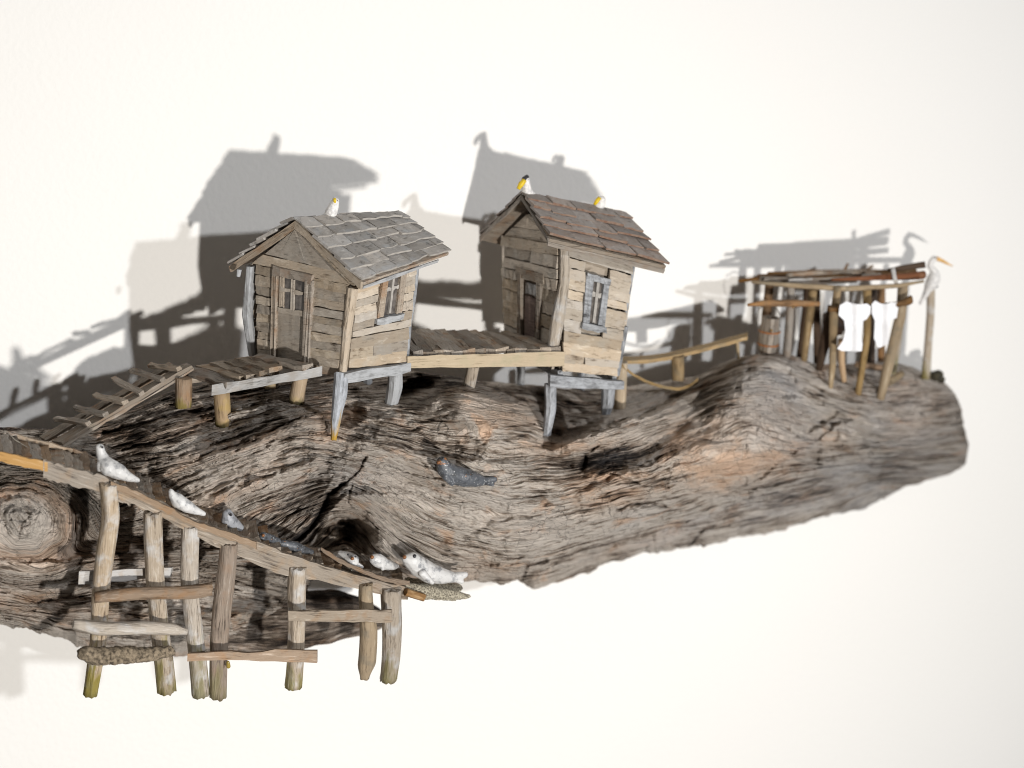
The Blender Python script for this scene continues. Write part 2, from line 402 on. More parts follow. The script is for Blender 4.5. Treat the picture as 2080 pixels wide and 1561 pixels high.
def blob(name, balls, material, parent=None, vox=.0006, smooth_it=4, nz=0.0):
    """one continuous surface grown over a list of (centre, (rx,ry,rz), rotation Matrix or None)"""
    bm = bmesh.new()
    for c, r, rot in balls:
        mm = Matrix.Translation(Vector(c))@(rot.to_4x4() if rot else Matrix.Identity(4))@Matrix.Diagonal((*r, 1))
        bmesh.ops.create_icosphere(bm, subdivisions=2, radius=1, matrix=mm)
    me = bpy.data.meshes.new(name+'_raw'); bm.to_mesh(me); bm.free()
    to = bpy.data.objects.new(name+'_raw', me); sc.collection.objects.link(to)
    rm = to.modifiers.new('r', 'REMESH'); rm.mode = 'VOXEL'; rm.voxel_size = vox
    sm = to.modifiers.new('s', 'SMOOTH'); sm.iterations = smooth_it; sm.factor = .5
    dg = bpy.context.evaluated_depsgraph_get(); ev = to.evaluated_get(dg); m2 = ev.to_mesh()
    n = len(m2.vertices); V = np.empty(n*3); m2.vertices.foreach_get('co', V); V = V.reshape(-1, 3)
    F = [tuple(p.vertices) for p in m2.polygons]
    if nz:
        c = V.mean(0); dv = V-c; ln = np.linalg.norm(dv, axis=1, keepdims=True)+1e-9
        k = 1/.004
        V = V+dv/ln*(nz*fbm(V[:, 0]*k+V[:, 1]*k*.7, V[:, 2]*k-V[:, 1]*k*.6, 3))[:, None]
    ev.to_mesh_clear(); bpy.data.objects.remove(to); bpy.data.meshes.remove(me)
    return mk(name, V, F, material, parent, smooth=True)
def chain(pl, step=.35):
    """(px,py,d,rpx) nodes -> balls closely spaced along the line"""
    out = []
    for (a, b, d, r), (a2, b2, d2, r2) in zip(pl[:-1], pl[1:]):
        p, q = P(a, b, d), P(a2, b2, d2); L = np.linalg.norm(q-p); k = PX(a, d, b)
        n = max(2, int(L/(min(r, r2)*k*step))+1)
        for i in range(n+1):
            f = i/n; rr = (r+(r2-r)*f)*k
            out.append((p+(q-p)*f, (rr, rr, rr), None))
    return out
def ball(name, c, r, material, parent, rot=None):
    bm = bmesh.new()
    mm = (rot.to_4x4() if rot else Matrix.Identity(4))@Matrix.Diagonal((*r, 1)) if np.ndim(r) else Matrix.Diagonal((r, r, r, 1))
    bmesh.ops.create_icosphere(bm, subdivisions=2, radius=1, matrix=mm)
    V = np.array([v.co[:] for v in bm.verts])+np.asarray(c); F = [tuple(v.index for v in f.verts) for f in bm.faces]; bm.free()
    return mk(name, V, F, material, parent, smooth=True)

# ------------------------------------------------------------------ the wall
V = [(x, y, z) for x in (-3.5, 3.5) for y in (0.0, .12) for z in (-2, 2.2)]
wl = mk('wall', V, [(0, 1, 5, 4), (2, 6, 7, 3), (0, 2, 3, 1), (4, 5, 7, 6), (1, 3, 7, 5), (0, 4, 6, 2)], 'wall')
tag(wl, 'plain white painted wall behind the driftwood', kind='structure')

# ------------------------------------------------------------------ the driftwood log
TOP = [(-90, 868), (0, 868), (100, 872), (200, 862), (270, 832), (340, 797), (420, 778), (520, 765), (640, 755), (740, 762), (830, 752), (920, 765), (990, 776), (1040, 778), (1060, 781),
       (1130, 788), (1220, 794), (1300, 782), (1400, 768), (1440, 760), (1480, 738), (1515, 723), (1560, 716), (1610, 722), (1650, 738), (1700, 742), (1760, 736), (1810, 733), (1855, 746), (1890, 765),
       (1922, 780), (1943, 800), (1953, 830), (1960, 866), (1963, 890)]
BOT = [(-90, 1250), (0, 1266), (80, 1284), (150, 1308), (220, 1322), (300, 1332), (430, 1336), (520, 1330), (570, 1300), (610, 1225), (640, 1170), (700, 1155), (780, 1172), (850, 1186), (900, 1192), (960, 1177), (1020, 1189),
       (1052, 1180), (1064, 1186), (1080, 1197), (1100, 1194), (1150, 1180), (1220, 1150), (1320, 1122), (1420, 1109), (1500, 1090), (1560, 1085), (1640, 1060), (1690, 1044), (1745, 1040), (1790, 1014),
       (1820, 990), (1880, 975), (1930, 964), (1955, 952), (1963, 940)]
DC = [  # px, py, cm from the wall
 (-80, 870, 9.5), (200, 862, 9.5), (400, 780, 9), (600, 760, 8), (800, 755, 7), (1000, 776, 7), (1200, 794, 7), (1400, 768, 7), (1540, 718, 8), (1700, 742, 6), (1850, 746, 4.8), (1940, 800, 4),
 (-80, 950, 14), (-80, 1060, 16), (-80, 1200, 15), (-80, 1250, 10), (0, 950, 14), (50, 1060, 17), (0, 1200, 15.5), (0, 1262, 10.5), (150, 1000, 14.3), (200, 1150, 13.5), (300, 1250, 13), (300, 1325, 9),
 (400, 850, 13), (450, 868, 14.3), (370, 828, 12.6), (604, 819, 16), (400, 950, 17), (300, 900, 14.5), (380, 1100, 13.5), (500, 1150, 12.5), (500, 1250, 12), (500, 1325, 8.5), (500, 1000, 17.5), (600, 900, 18.5), (600, 1000, 17.5),
 (600, 1080, 14.5), (600, 1180, 10), (680, 892, 18.7), (690, 1140, 13), (800, 817, 14.5), (745, 778, 9.5), (800, 900, 18.5), (900, 850, 17.3), (900, 950, 19), (957, 790, 14.7), (1000, 830, 16.4), (1000, 1000, 20), (900, 1100, 18.5),
 (1050, 1150, 17), (1000, 1178, 14), (880, 1180, 15), (1080, 1190, 13), (1110, 884, 14.7), (1056, 785, 7.2), (1150, 820, 11), (1232, 849, 13.8), (1200, 900, 16), (1200, 1000, 18.5), (1300, 900, 16.5), (1300, 1050, 16), (1250, 1130, 10),
 (1400, 800, 9.5), (1400, 900, 15.5), (1400, 1000, 15.5), (1500, 800, 13), (1540, 745, 10.5), (1500, 1075, 8), (1600, 900, 13.8), (1600, 1000, 12), (1690, 800, 10), (1740, 801, 10), (1788, 808, 9.8), (1600, 722, 8.4), (1640, 730, 8.3),
 (1750, 880, 11.5), (1800, 960, 8), (1900, 850, 8), (1940, 930, 5), (1884, 766, 6.4), (1850, 800, 7.4), (1640, 1050, 7), (1800, 990, 5)]
GUIDES = [
 (0, [(-80, 885), (0, 890), (200, 905), (400, 850), (560, 815), (700, 800), (850, 795), (950, 785), (1050, 800), (1150, 830), (1300, 820), (1420, 780), (1500, 742), (1560, 730), (1640, 760), (1750, 800), (1900, 800)]),
 (60, [(-80, 925), (0, 930), (200, 950), (400, 910), (550, 860), (650, 840), (750, 850), (900, 870), (1050, 880), (1150, 900), (1250, 880), (1350, 850), (1480, 800), (1560, 795), (1650, 830), (1800, 860), (1950, 850)]),
 (120, [(150, 1000), (300, 985), (450, 930), (600, 880), (680, 890), (780, 910), (900, 950), (1000, 970), (1150, 960), (1300, 930), (1420, 880), (1520, 850), (1650, 890), (1800, 900), (1955, 890)]),
 (180, [(250, 1060), (400, 1010), (520, 960), (620, 930), (700, 940), (800, 970), (900, 1010), (1020, 1040), (1150, 1030), (1300, 1000), (1450, 960), (1600, 940), (1800, 930), (1950, 920)]),
 (240, [(400, 1080), (520, 1030), (600, 1000), (670, 985), (740, 1000), (820, 1050), (920, 1090), (1030, 1110), (1150, 1090), (1300, 1050), (1450, 1010), (1650, 970), (1850, 950)]),
 (300, [(500, 1100), (580, 1070), (640, 1030), (690, 1015), (740, 1030), (790, 1080), (860, 1130), (950, 1150), (1050, 1160), (1150, 1135), (1300, 1090), (1500, 1040), (1750, 990)]),
 (350, [(600, 1120), (650, 1080), (700, 1050), (740, 1075), (780, 1130), (850, 1170)]), (350, [(1080, 1185), (1200, 1145), (1400, 1105), (1600, 1065), (1800, 995)]),
 (400, [(-80, 1165), (0, 1170), (100, 1180), (200, 1160), (350, 1150), (500, 1160), (600, 1180)]), (470, [(-80, 1210), (0, 1220), (150, 1240), (300, 1230), (500, 1235), (600, 1240)]),
 (540, [(-80, 1250), (0, 1260), (150, 1300), (300, 1315), (500, 1310), (600, 1290)])]
def build_log():
    NX, NF, NB = 900, 340, 9
    px = np.concatenate([np.linspace(-90, 1940, NX-40, endpoint=False), 1940+23*np.sin(np.linspace(0, math.pi/2, 40))])
    top = np.interp(px, *zip(*TOP)); bot = np.interp(px, *zip(*BOT))
    k = np.hanning(9); k /= k.sum()
    top[4:-50] = np.convolve(top, k, 'same')[4:-50]; bot[4:-50] = np.convolve(bot, k, 'same')[4:-50]
    top = top+3.0*fbm(px/38, px*0+.3, 4)*np.clip((1950-px)/100, 0, 1); dbot = (9*fbm(px/42, px*0+9.3, 5, .6)+5*sstep(.10, .22, fbm(px/62, px*0+3.3, 3)))*np.clip((1950-px)/100, 0, 1)
    t = np.linspace(0, 1, NF)
    X = np.repeat(px[:, None], NF, 1); Y = top[:, None]+(bot-top)[:, None]*t[None]+dbot[:, None]*sstep(.86, 1.0, t)[None]; bot = bot+dbot
    X = X+7*fbm(Y/24+3, Y*0+.5, 4)*sstep(1890, 1960, X)
    D = RBF([(a, b) for a, b, c in DC], [c for a, b, c in DC], 2e-4)(X, Y)
    gp, gv = [], []
    for val, line in GUIDES:
        line = np.array(line, float); s = np.arange(line[0, 0], line[-1, 0]+1, 55)
        gp += list(zip(s, np.interp(s, line[:, 0], line[:, 1]))); gv += [val]*len(s)
    psi = RBF(gp, gv, 3e-4)(X, Y)
    # big knot at the left and smaller swirls
    wx, wy = X+14*fbm(X/70, Y/70, 2), Y+14*fbm(X/70+9, Y/70+4, 2)
    def swirl(psi, cx, cy, rx, ry, R0, K, sl):
        r = np.sqrt(((wx-cx)/rx)**2+((wy-cy)/ry)**2); mk_ = sstep(1.0, .45, r)
        return psi*(1-mk_)+(K+(1-r)*R0*sl)*mk_, r
    psi, rk = swirl(psi, 45, 1060, 175, 140, 130, 300, 1.1)
    psi = psi+9*fbm(X/130, Y/60, 3)+.9*fbm(X/24, Y/20, 3)+10*np.exp(-(((X-1740)/70)**2+((Y-875)/40)**2))*fbm(X/30, Y/24, 2)
    s = X+25*fbm(X/200+3, Y/90, 2)
    s = s+np.where(rk < 1, 60*np.arctan2(wy-1060, (wx-45)*.8)*sstep(1, .5, rk), 0)
    # --- large relief (cm)
    def g(cx, cy, rx, ry, a=0):
        dx, dy = X-cx, Y-cy; c_, s_ = math.cos(R(a)), math.sin(R(a))
        u, v = (dx*c_+dy*s_)/rx, (-dx*s_+dy*c_)/ry
        return np.sqrt(u*u+v*v)
    def hole(r, soft=.5): return sstep(1.0+soft, 1.0-soft, r)
    h = .9*fbm(X/150, Y/75, 4)
    h += 1.0*np.exp(-rk**2*5)-.35*np.exp(-((rk-.62)/.10)**2)
    nz = .35*fbm(X/30, Y/30, 3)
    h -= 5.2*hole(g(722, 1078, 42, 26, 35)+nz, .45)
    h -= 2.6*hole(g(660, 1090, 60, 30, -25)+nz, .6)
    h -= 1.2*hole(g(655, 1040, 10, 70, 28)+nz, .7)
    h -= 4.5*hole(g(845, 792, 42, 24, -15)+nz, .5)
    h -= 1.6*hole(g(700, 838, 30, 22, 0)+nz, .6)
    lobe = hole(g(965, 826, 118, 40, 7)+.12*nz, .3); h += 1.9*lobe
    h -= 3.0*hole(g(1110, 836, 18, 52, -28)+.5*nz, .6)
    h -= 1.8*hole(g(1150, 885, 60, 16, -15)+.4*nz, .7)
    h += 1.7*hole(g(1235, 868, 125, 26, -14)+.3*nz, .7)
    h -= .7*hole(g(1250, 930, 78, 24, -12)+.8*nz, .25)
    h -= .9*hole(g(1365, 880, 46, 11, -35)+.6*nz, .5)
    h -= 1.0*hole(g(1590, 760, 30, 14, 30)+nz, .6)
    h -= 1.0*hole(g(1655, 862, 40, 9, -30)+.6*nz, .6)
    h -= .8*hole(g(1290, 1020, 60, 14, -20)+nz, .6)
    h -= 1.5*hole(g(1070, 1175, 22, 50, 48)+.5*nz, .6)*1.0
    h += .9*np.exp(-g(1540, 770, 60, 60)**2)
    # step/ridge where the upper fold overlaps the lower one
    def line(pl, wid, dep, wob=5.0):
        pl = np.array(pl, float); dmin = np.full(X.shape, 1e9)
        xx, yy = X+wob*fbm(X/26+pl[0, 0], Y/26, 3), Y+wob*fbm(X/26+7, Y/26+pl[0, 1], 3)
        for p, q in zip(pl[:-1], pl[1:]):
            v = q-p; t_ = np.clip(((xx-p[0])*v[0]+(yy-p[1])*v[1])/(v@v), 0, 1)
            dmin = np.minimum(dmin, np.hypot(xx-p[0]-t_*v[0], yy-p[1]-t_*v[1]))
        return dep*np.exp(-(dmin/wid)**2)
    cr = line([(560, 1128), (630, 1075), (650, 1045), (668, 1005), (700, 985)], 4, 1.6)+line([(668, 1005), (720, 968), (745, 930)], 2.5, .7)+line([(715, 985), (708, 1020)], 2, .6)+line([(905, 1008), (960, 1020)], 2, .3)
    cr += line([(1185, 955), (1190, 925), (1215, 905)], 3, .8)+line([(1235, 960), (1300, 985), (1360, 990)], 2.4, .5)
    cr += line([(1255, 1035), (1310, 1020), (1350, 1030)], 3, .7)+line([(430, 905), (480, 890), (520, 870), (570, 850)], 3.5, .8)+line([(480, 915), (560, 870), (640, 840)], 3, .6)+line([(210, 880), (330, 850), (430, 830)], 4, .9)
    cr += line([(250, 915), (360, 880), (440, 850)], 3, .6)+line([(900, 985), (870, 960), (850, 930)], 2, .3)+line([(560, 1215), (620, 1265), (650, 1290)], 2.5, .6)+line([(1000, 870), (1085, 862)], 2.2, .6, 2)
    cr += line([(1400, 1110), (1430, 1075), (1480, 1068)], 2.5, .7)+line([(20, 1040), (45, 1060), (80, 1040)], 1.6, .3)+line([(45, 1060), (40, 1095)], 1.6, .3)
    cr += line([(1060, 1180), (1072, 1150), (1110, 1140)], 3.5, .9)+line([(1062, 1190), (1100, 1150), (1200, 1110), (1350, 1075), (1500, 1045)], 9, .7, 9)
    # folds: rounded ridges and a receding underside
    h += 1.5*(line([(250, 975), (430, 925), (560, 885), (640, 850)], 24, .55, 14)+line([(330, 1050), (470, 990), (600, 940), (690, 945)], 26, .5, 14))
    h += 1.5*(line([(760, 900), (690, 960), (648, 1030), (575, 1118)], 26, .9, 10)+line([(690, 1003), (750, 1035), (785, 1090), (770, 1125)], 20, .9, 8))
    h += 1.5*(line([(1500, 790), (1470, 880), (1390, 950)], 34, .7, 14)+line([(1560, 740), (1640, 800), (1720, 830)], 30, .5, 12)+line([(1000, 900), (1080, 950), (1190, 1000), (1300, 990)], 34, .5, 16))
    h -= 1.5*(line([(1600, 850), (1690, 880), (1640, 940), (1520, 990)], 20, .7, 14)+line([(820, 870), (920, 905), (1060, 915), (1150, 935)], 14, .45, 10)+line([(1330, 830), (1300, 850), (1240, 865)], 10, .5, 8))
    yl = np.interp(X, [1040, 1100, 1200, 1350, 1500, 1650, 1800], [1185, 1150, 1112, 1078, 1050, 1015, 985])+9*fbm(X/60, X*0, 3)
    tr = psi/26+1.3*fbm(s/180, psi/60, 3); tf = tr-np.floor(tr)
    terr = (sstep(0, .16, tf)-tf)*.55*sstep(.0, .3, fbm(X/170+31, Y/70+2, 2)+.10+.35*(X < 700)*(Y < 930))
    h += terr
    gr_ = np.abs(fbm(s/300+60, psi/26, 4, .55)); groove = np.clip(1-gr_/.11, 0, 1)
    gr2 = np.abs(fbm(s/200+160, psi/7, 3, .55)); groove2 = np.clip(1-gr2/.14, 0, 1)
    gm = .45+.55*sstep(-.15, .25, fbm(X/150+70, Y/90+3, 2)); h -= (.24*groove+.12*groove2)*gm*(1-.55*sstep(700, 950, X))
    def ledge(pl, A, W, sharp=5):
        pl = np.array(pl, float); yl_ = np.interp(X, pl[:, 0], pl[:, 1])+10*fbm(X/45+pl[0, 1], X*0+1.7, 4)+3*fbm(X/12, Y/12, 2)
        fx = sstep(pl[0, 0]-40, pl[0, 0]+40, X)*sstep(pl[-1, 0]+40, pl[-1, 0]-40, X); q = Y-yl_
        return A*fx*np.exp(-np.clip(q, 0, None)/W)*sstep(-sharp, sharp, q)
    for pl, A, W in (([(1125, 912), (1200, 872), (1300, 848), (1405, 796)], 1.7, 40), ([(590, 1120), (655, 1052), (700, 1008), (770, 1000)], 1.5, 45), ([(400, 935), (520, 890), (640, 838)], 1.3, 34), ([(270, 888), (420, 850), (580, 806)], 1.2, 26),
                     ([(1185, 945), (1250, 962), (1320, 945), (1400, 905)], 1.2, 34), ([(1200, 1032), (1260, 1024), (1350, 1030)], .9, 26), ([(1480, 1000), (1540, 975), (1600, 930), (1650, 905), (1700, 862), (1760, 845)], .75, 60), ([(740, 1128), (850, 1158), (950, 1150), (1050, 1150)], .8, 30),
                     ([(-80, 1125), (60, 1145), (200, 1128), (350, 1118), (520, 1120)], .9, 40), ([(60, 1222), (200, 1215), (400, 1230), (560, 1225)], .8, 30), ([(420, 1012), (520, 978), (640, 930)], .9, 30), ([(770, 905), (900, 930), (1050, 938)], .9, 36),
                     ([(1440, 850), (1480, 800), (1510, 760), (1560, 735)], .9, 40), ([(1560, 800), (1640, 815), (1760, 845)], .8, 30), ([(1690, 925), (1800, 905), (1930, 890)], .7, 30), ([(860, 1050), (960, 1085), (1060, 1095)], .5, 40)):
        h += ledge(pl, A, W)
    yl = np.interp(X, [1040, 1100, 1200, 1350, 1500, 1650, 1800], [1190, 1145, 1112, 1075, 1045, 1010, 978])+8*fbm(X/70, X*0+.4, 3)
    h -= 2.4*np.clip((Y-yl)/75, 0, 1)*sstep(1050, 1090, X)
    h += .22*np.sin((X+6*fbm(X/30, Y/40, 2))/4.2)*np.exp(-g(1506, 766, 30, 40, 15)**2)
    h -= cr
    flk = fbm(s/60+90, psi/22+3, 4, .6); flake = .15*sstep(-.03, .06, flk)+.12*sstep(.20, .26, flk)
    h += flake
    # --- grain relief (cm)
    r1 = fbm(s/300, psi/11, 4, .55); r2_ = fbm(s/130+40, psi/4.5, 3, .6); r0 = fbm(s/420+7, psi/42, 3)
    crease = np.clip(1-np.abs(fbm(s/330+11, psi/30, 3))/.05, 0, 1)**1.2*sstep(.0, .25, fbm(X/140+5, Y/90, 2)+.12)
    cross = np.clip(1-np.abs(fbm(s/26+50, psi/60, 3))/.045, 0, 1)*sstep(.08, .3, fbm(X/110+25, Y/80+9, 2))
    topdark = sstep(80, 0, Y-top[:, None])*(X < 900)
    h += .30*r0+.26*r1*(1+1.2*topdark)+.075*r2_-.26*crease-.10*cross
    D = D+h
    # rounding to the silhouette
    tm = np.clip((Y-top[:, None])/26.0, 0, 1); bmrg = np.minimum(70.0, (bot-top)[:, None]*.35)
    bm_ = np.clip((bot[:, None]-Y)/bmrg, 0, 1); rm_ = np.clip((1963.5-X)/45.0, 0, 1)
    for e, Rr in ((tm, 1.3), (bm_, 3.6), (rm_, 2.2)):
        D = D-Rr*(1-np.sqrt(np.clip(1-(1-e)**2, 0, 1)))
    D = np.clip(D, 1.2, 24)/100.0
    Fr = P(X, Y, D)                                   # NX,NF,3
    # back: from each silhouette edge down/up to the wall
    St, Sb = Fr[:, 0], Fr[:, -1]; zm = (St[:, 2]+Sb[:, 2])/2
    f = np.linspace(0, 1, NB+2)[1:]
    def back(S, ang, sgn):
        dy = -.0015-S[:, 1]; zt = S[:, 2]-sgn*dy*math.tan(R(ang))
        zt = np.maximum(zt, zm+.004) if sgn > 0 else np.minimum(zt, zm-.004)
        out = []
        for q in f:
            ry = math.sin(q*math.pi/2); rz = q*q
            out.append(np.stack([S[:, 0], S[:, 1]+dy*(.35*ry+.65*q), S[:, 2]+(zt-S[:, 2])*(.5*rz+.5*q)], 1))
        return out
    bt, bb = back(St, 38, 1), back(Sb, 22, -1)
    rows = [Fr[:, j] for j in range(NF)]+bb+bt[::-1]
    G = np.stack(rows, 1); NR = G.shape[1]
    V = G.reshape(-1, 3)
    idx = np.arange(NX*NR).reshape(NX, NR); a = idx[:-1]; b = idx[1:]
    a2 = np.roll(a, -1, 1); b2 = np.roll(b, -1, 1)
    F = np.stack([a, a2, b2, b], -1).reshape(-1, 4)
    me = bpy.data.meshes.new('driftwood_log')
    org = Vector(P(900, 950, .1)); org = Vector((0, -.1, 0))
    V = V-np.array(org); nf = len(F)
    me.vertices.add(len(V)); me.vertices.foreach_set('co', V.ravel())
    me.loops.add(nf*4); me.loops.foreach_set('vertex_index', F.ravel().astype(np.int32))
    me.polygons.add(nf); me.polygons.foreach_set('loop_start', np.arange(nf, dtype=np.int32)*4)
    me.update(calc_edges=True)
    bm = bmesh.new(); bm.from_mesh(me); bm.verts.ensure_lookup_table()
    bm.faces.new([bm.verts[i] for i in idx[0]]); bm.faces.new([bm.verts[i] for i in idx[-1][::-1]])
    bmesh.ops.recalc_face_normals(bm, faces=bm.faces); bm.to_mesh(me); bm.free()
    me.polygons.foreach_set('use_smooth', [True]*len(me.polygons))
    def ext(A, c=True):
        pad = [A[:, -1]+(i+1)*.0 for i in range(NB+1)]+[A[:, 0]+0 for i in range(NB+1)]
        return np.concatenate([A]+[p[:, None] for p in pad], 1)
    ps = ext(psi); ps[:, NF:] += np.concatenate([np.linspace(10, 150, NB+1), -np.linspace(150, 10, NB+1)])[None]
    gr = np.stack([ext(s)/100, ps/100, ext(Y)/1000], -1)
    # colour of the wood, patch by patch: px, py, rx, ry, angle, warm, cool, lightness
    PT = [(520, 960, 150, 46, -22, .15, .0, .55), (600, 1050, 100, 50, -40, 0, .6, -.35), (700, 965, 70, 36, 0, 0, .45, .0), (690, 850, 46, 30, 0, .95, 0, -.35), (800, 1000, 55, 90, 30, .1, 0, .55), (730, 1045, 50, 30, 20, .2, 0, .3),
          (960, 1000, 120, 38, 20, 0, .2, .5), (1050, 1060, 130, 36, 10, .1, .1, .3), (1000, 825, 110, 34, 5, .35, 0, .45), (1040, 845, 50, 20, 10, .7, 0, .2), (1150, 905, 95, 14, -3, .95, 0, .4), (1240, 862, 95, 20, -12, .2, 0, .65),
          (1260, 965, 95, 13, -5, .95, 0, .35), (1330, 1055, 90, 28, -10, 0, .5, .5), (1420, 900, 70, 60, 0, .75, 0, .45), (1500, 950, 80, 34, -15, .9, 0, .15), (1440, 960, 60, 30, 0, .5, 0, .3), (1560, 830, 80, 60, 0, .3, .35, .35), (1590, 775, 60, 40, 0, 0, .9, .45),
          (1720, 870, 80, 40, 0, 0, 1.1, .8), (1850, 870, 50, 30, 0, .35, .3, .4), (1700, 1000, 170, 60, -15, 0, .9, -.12), (1400, 1075, 160, 30, -14, 0, .45, -.15), (1850, 800, 80, 30, 0, .3, .4, -.05), (890, 905, 130, 24, 8, .1, 0, -.45), (1180, 975, 90, 26, 0, .1, 0, -.2),
          (330, 880, 130, 26, -20, .25, 0, -.45), (300, 1200, 220, 60, 0, .1, .1, -.05), (50, 1225, 140, 30, 8, .6, 0, .0), (200, 1130, 120, 30, -8, .7, 0, .05), (890, 1178, 90, 18, 0, .7, 0, .45), (1000, 1150, 80, 24, 10, .4, 0, .1), (1250, 1015, 60, 20, -15, .9, 0, -.3),
          (1300, 830, 120, 24, -10, 0, 0, .15), (460, 1010, 120, 22, -22, .35, 0, -.2), (400, 930, 90, 18, -22, .5, 0, .2), (1600, 930, 120, 24, -18, .4, .3, .1), (1880, 930, 60, 40, 0, 0, .7, .0), (1290, 1105, 160, 16, -16, .3, .2, .2), (560, 880, 70, 20, -25, .3, 0, .2)]
    warm = .8*np.exp(-((rk-.5)/.13)**2); cool = .25*sstep(1350, 1650, X)+0*X
    val = .45*fbm(X/130+15, Y/70+44, 4, .6)+1.0*np.exp(-rk**2*6)-.55*hole(g(1250, 930, 78, 24, -12)+.8*nz, .5)-.35*np.exp(-g(690, 1080, 90, 45, 10)**2)-.45*sstep(90, 0, Y-top[:, None])*(X < 1250)+.42-.04*sstep(1150, 1400, X)  # includes shade painted into the tone: darker top edge and cavity
    cool = cool+.6*np.exp(-g(1250, 930, 70, 26, -12)**2)
    rag = .45*fbm(s/60+8, psi/14, 4, .6)
    for (cx, cy, rx, ry, an, wv, cv, lv) in PT:
        q = np.exp(-np.clip(g(cx, cy, rx, ry, an)+rag, 0, 9)**2); warm = warm+wv*q; cool = cool+cv*q; val = val+lv*q
    cool = cool*(1-np.clip(warm, 0, 1)*.6)
    tone = np.stack([ext(np.clip(warm, 0, 1)), ext(np.clip(cool, 0, 1)), ext(val)], -1)
    rel = ext(np.clip(.9*r1+.8*r2_-.9*groove-.7*groove2+.5-1.2*crease-.6*cross-1.2*np.minimum(cr, 1.2)+.5*flake, -2.2, 1.2))  # tone follows the relief: grooves and cracks darker, flakes paler
    for nm, ty, A in (('grain', 'FLOAT_VECTOR', gr), ('tone', 'FLOAT_VECTOR', tone)):
        at = me.attributes.new(nm, ty, 'POINT'); at.data.foreach_set('vector', A.reshape(-1).astype(np.float32))
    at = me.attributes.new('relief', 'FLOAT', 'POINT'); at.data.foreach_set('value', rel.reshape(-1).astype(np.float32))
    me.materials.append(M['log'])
    o = bpy.data.objects.new('driftwood_log', me); sc.collection.objects.link(o)
    put(o, None, Matrix.Translation(org)); return o
log = build_log()
tag(log, 'long twisted grey brown driftwood log mounted on the white wall', 'driftwood')
def log_tube(name, axis, parent, nu=220, nv=160, seed=0.0, dark=0.0):
    """short side branch of the log: axis = (px, py, d, half height px)"""
    A = np.array(axis, float); u = np.linspace(0, len(A)-1, nu)
    c = [np.interp(u, np.arange(len(A)), A[:, i]) for i in range(4)]
    kk = np.hanning(25); kk /= kk.sum()
    for i in range(4): c[i][12:-12] = np.convolve(c[i], kk, 'same')[12:-12]
    C = P(c[0], c[1], c[2]); k = PX(A[0, 0], A[0, 2]); th = np.linspace(0, 2*np.pi, nv, endpoint=False)
    U, T = np.meshgrid(c[0], th, indexing='ij'); rr = (c[3]*k)[:, None]*np.ones_like(T)
    ps = T*60; s = U
    r1 = fbm(s/230+seed, ps/15, 4, .55); r2 = fbm(s/95+seed, ps/5, 3, .6); r0 = fbm(s/160+seed, ps/42, 3)
    wrap = sstep(0, .5, T)*sstep(2*np.pi, 2*np.pi-.5, T)
    rr = rr*(1+.22*r0*wrap)+(.0034*r1+.0009*r2)*wrap
    V = C[:, None]+rr[..., None]*(np.sin(T)[..., None]*np.array([0, -1.15, 0])+np.cos(T)[..., None]*np.array([0, .05, 1.0])*np.array([1, 1, 1]))
    idx = np.arange(nu*nv).reshape(nu, nv); a, b = idx[:-1], idx[1:]
    F = np.stack([a, b, np.roll(b, -1, 1), np.roll(a, -1, 1)], -1).reshape(-1, 4).tolist()
    F.append(idx[-1].tolist()); F.append(idx[0][::-1].tolist())
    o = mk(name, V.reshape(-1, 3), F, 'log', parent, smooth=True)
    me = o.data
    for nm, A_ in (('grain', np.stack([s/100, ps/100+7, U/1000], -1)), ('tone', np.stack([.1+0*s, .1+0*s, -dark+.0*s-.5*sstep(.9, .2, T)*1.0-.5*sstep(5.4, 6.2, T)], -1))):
        at = me.attributes.new(nm, 'FLOAT_VECTOR', 'POINT'); at.data.foreach_set('vector', A_.reshape(-1).astype(np.float32))
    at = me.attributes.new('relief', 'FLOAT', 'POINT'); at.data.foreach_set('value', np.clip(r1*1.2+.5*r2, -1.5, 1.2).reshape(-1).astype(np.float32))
    return o
st = log_tube('side_branch', [(430, 1262, .085, 66), (520, 1262, .085, 66), (600, 1258, .085, 60), (650, 1254, .085, 54), (700, 1246, .083, 45), (740, 1248, .082, 34), (768, 1252, .08, 22), (778, 1255, .08, 12)], log)
st['label'] = 'short broken lower branch of the driftwood'

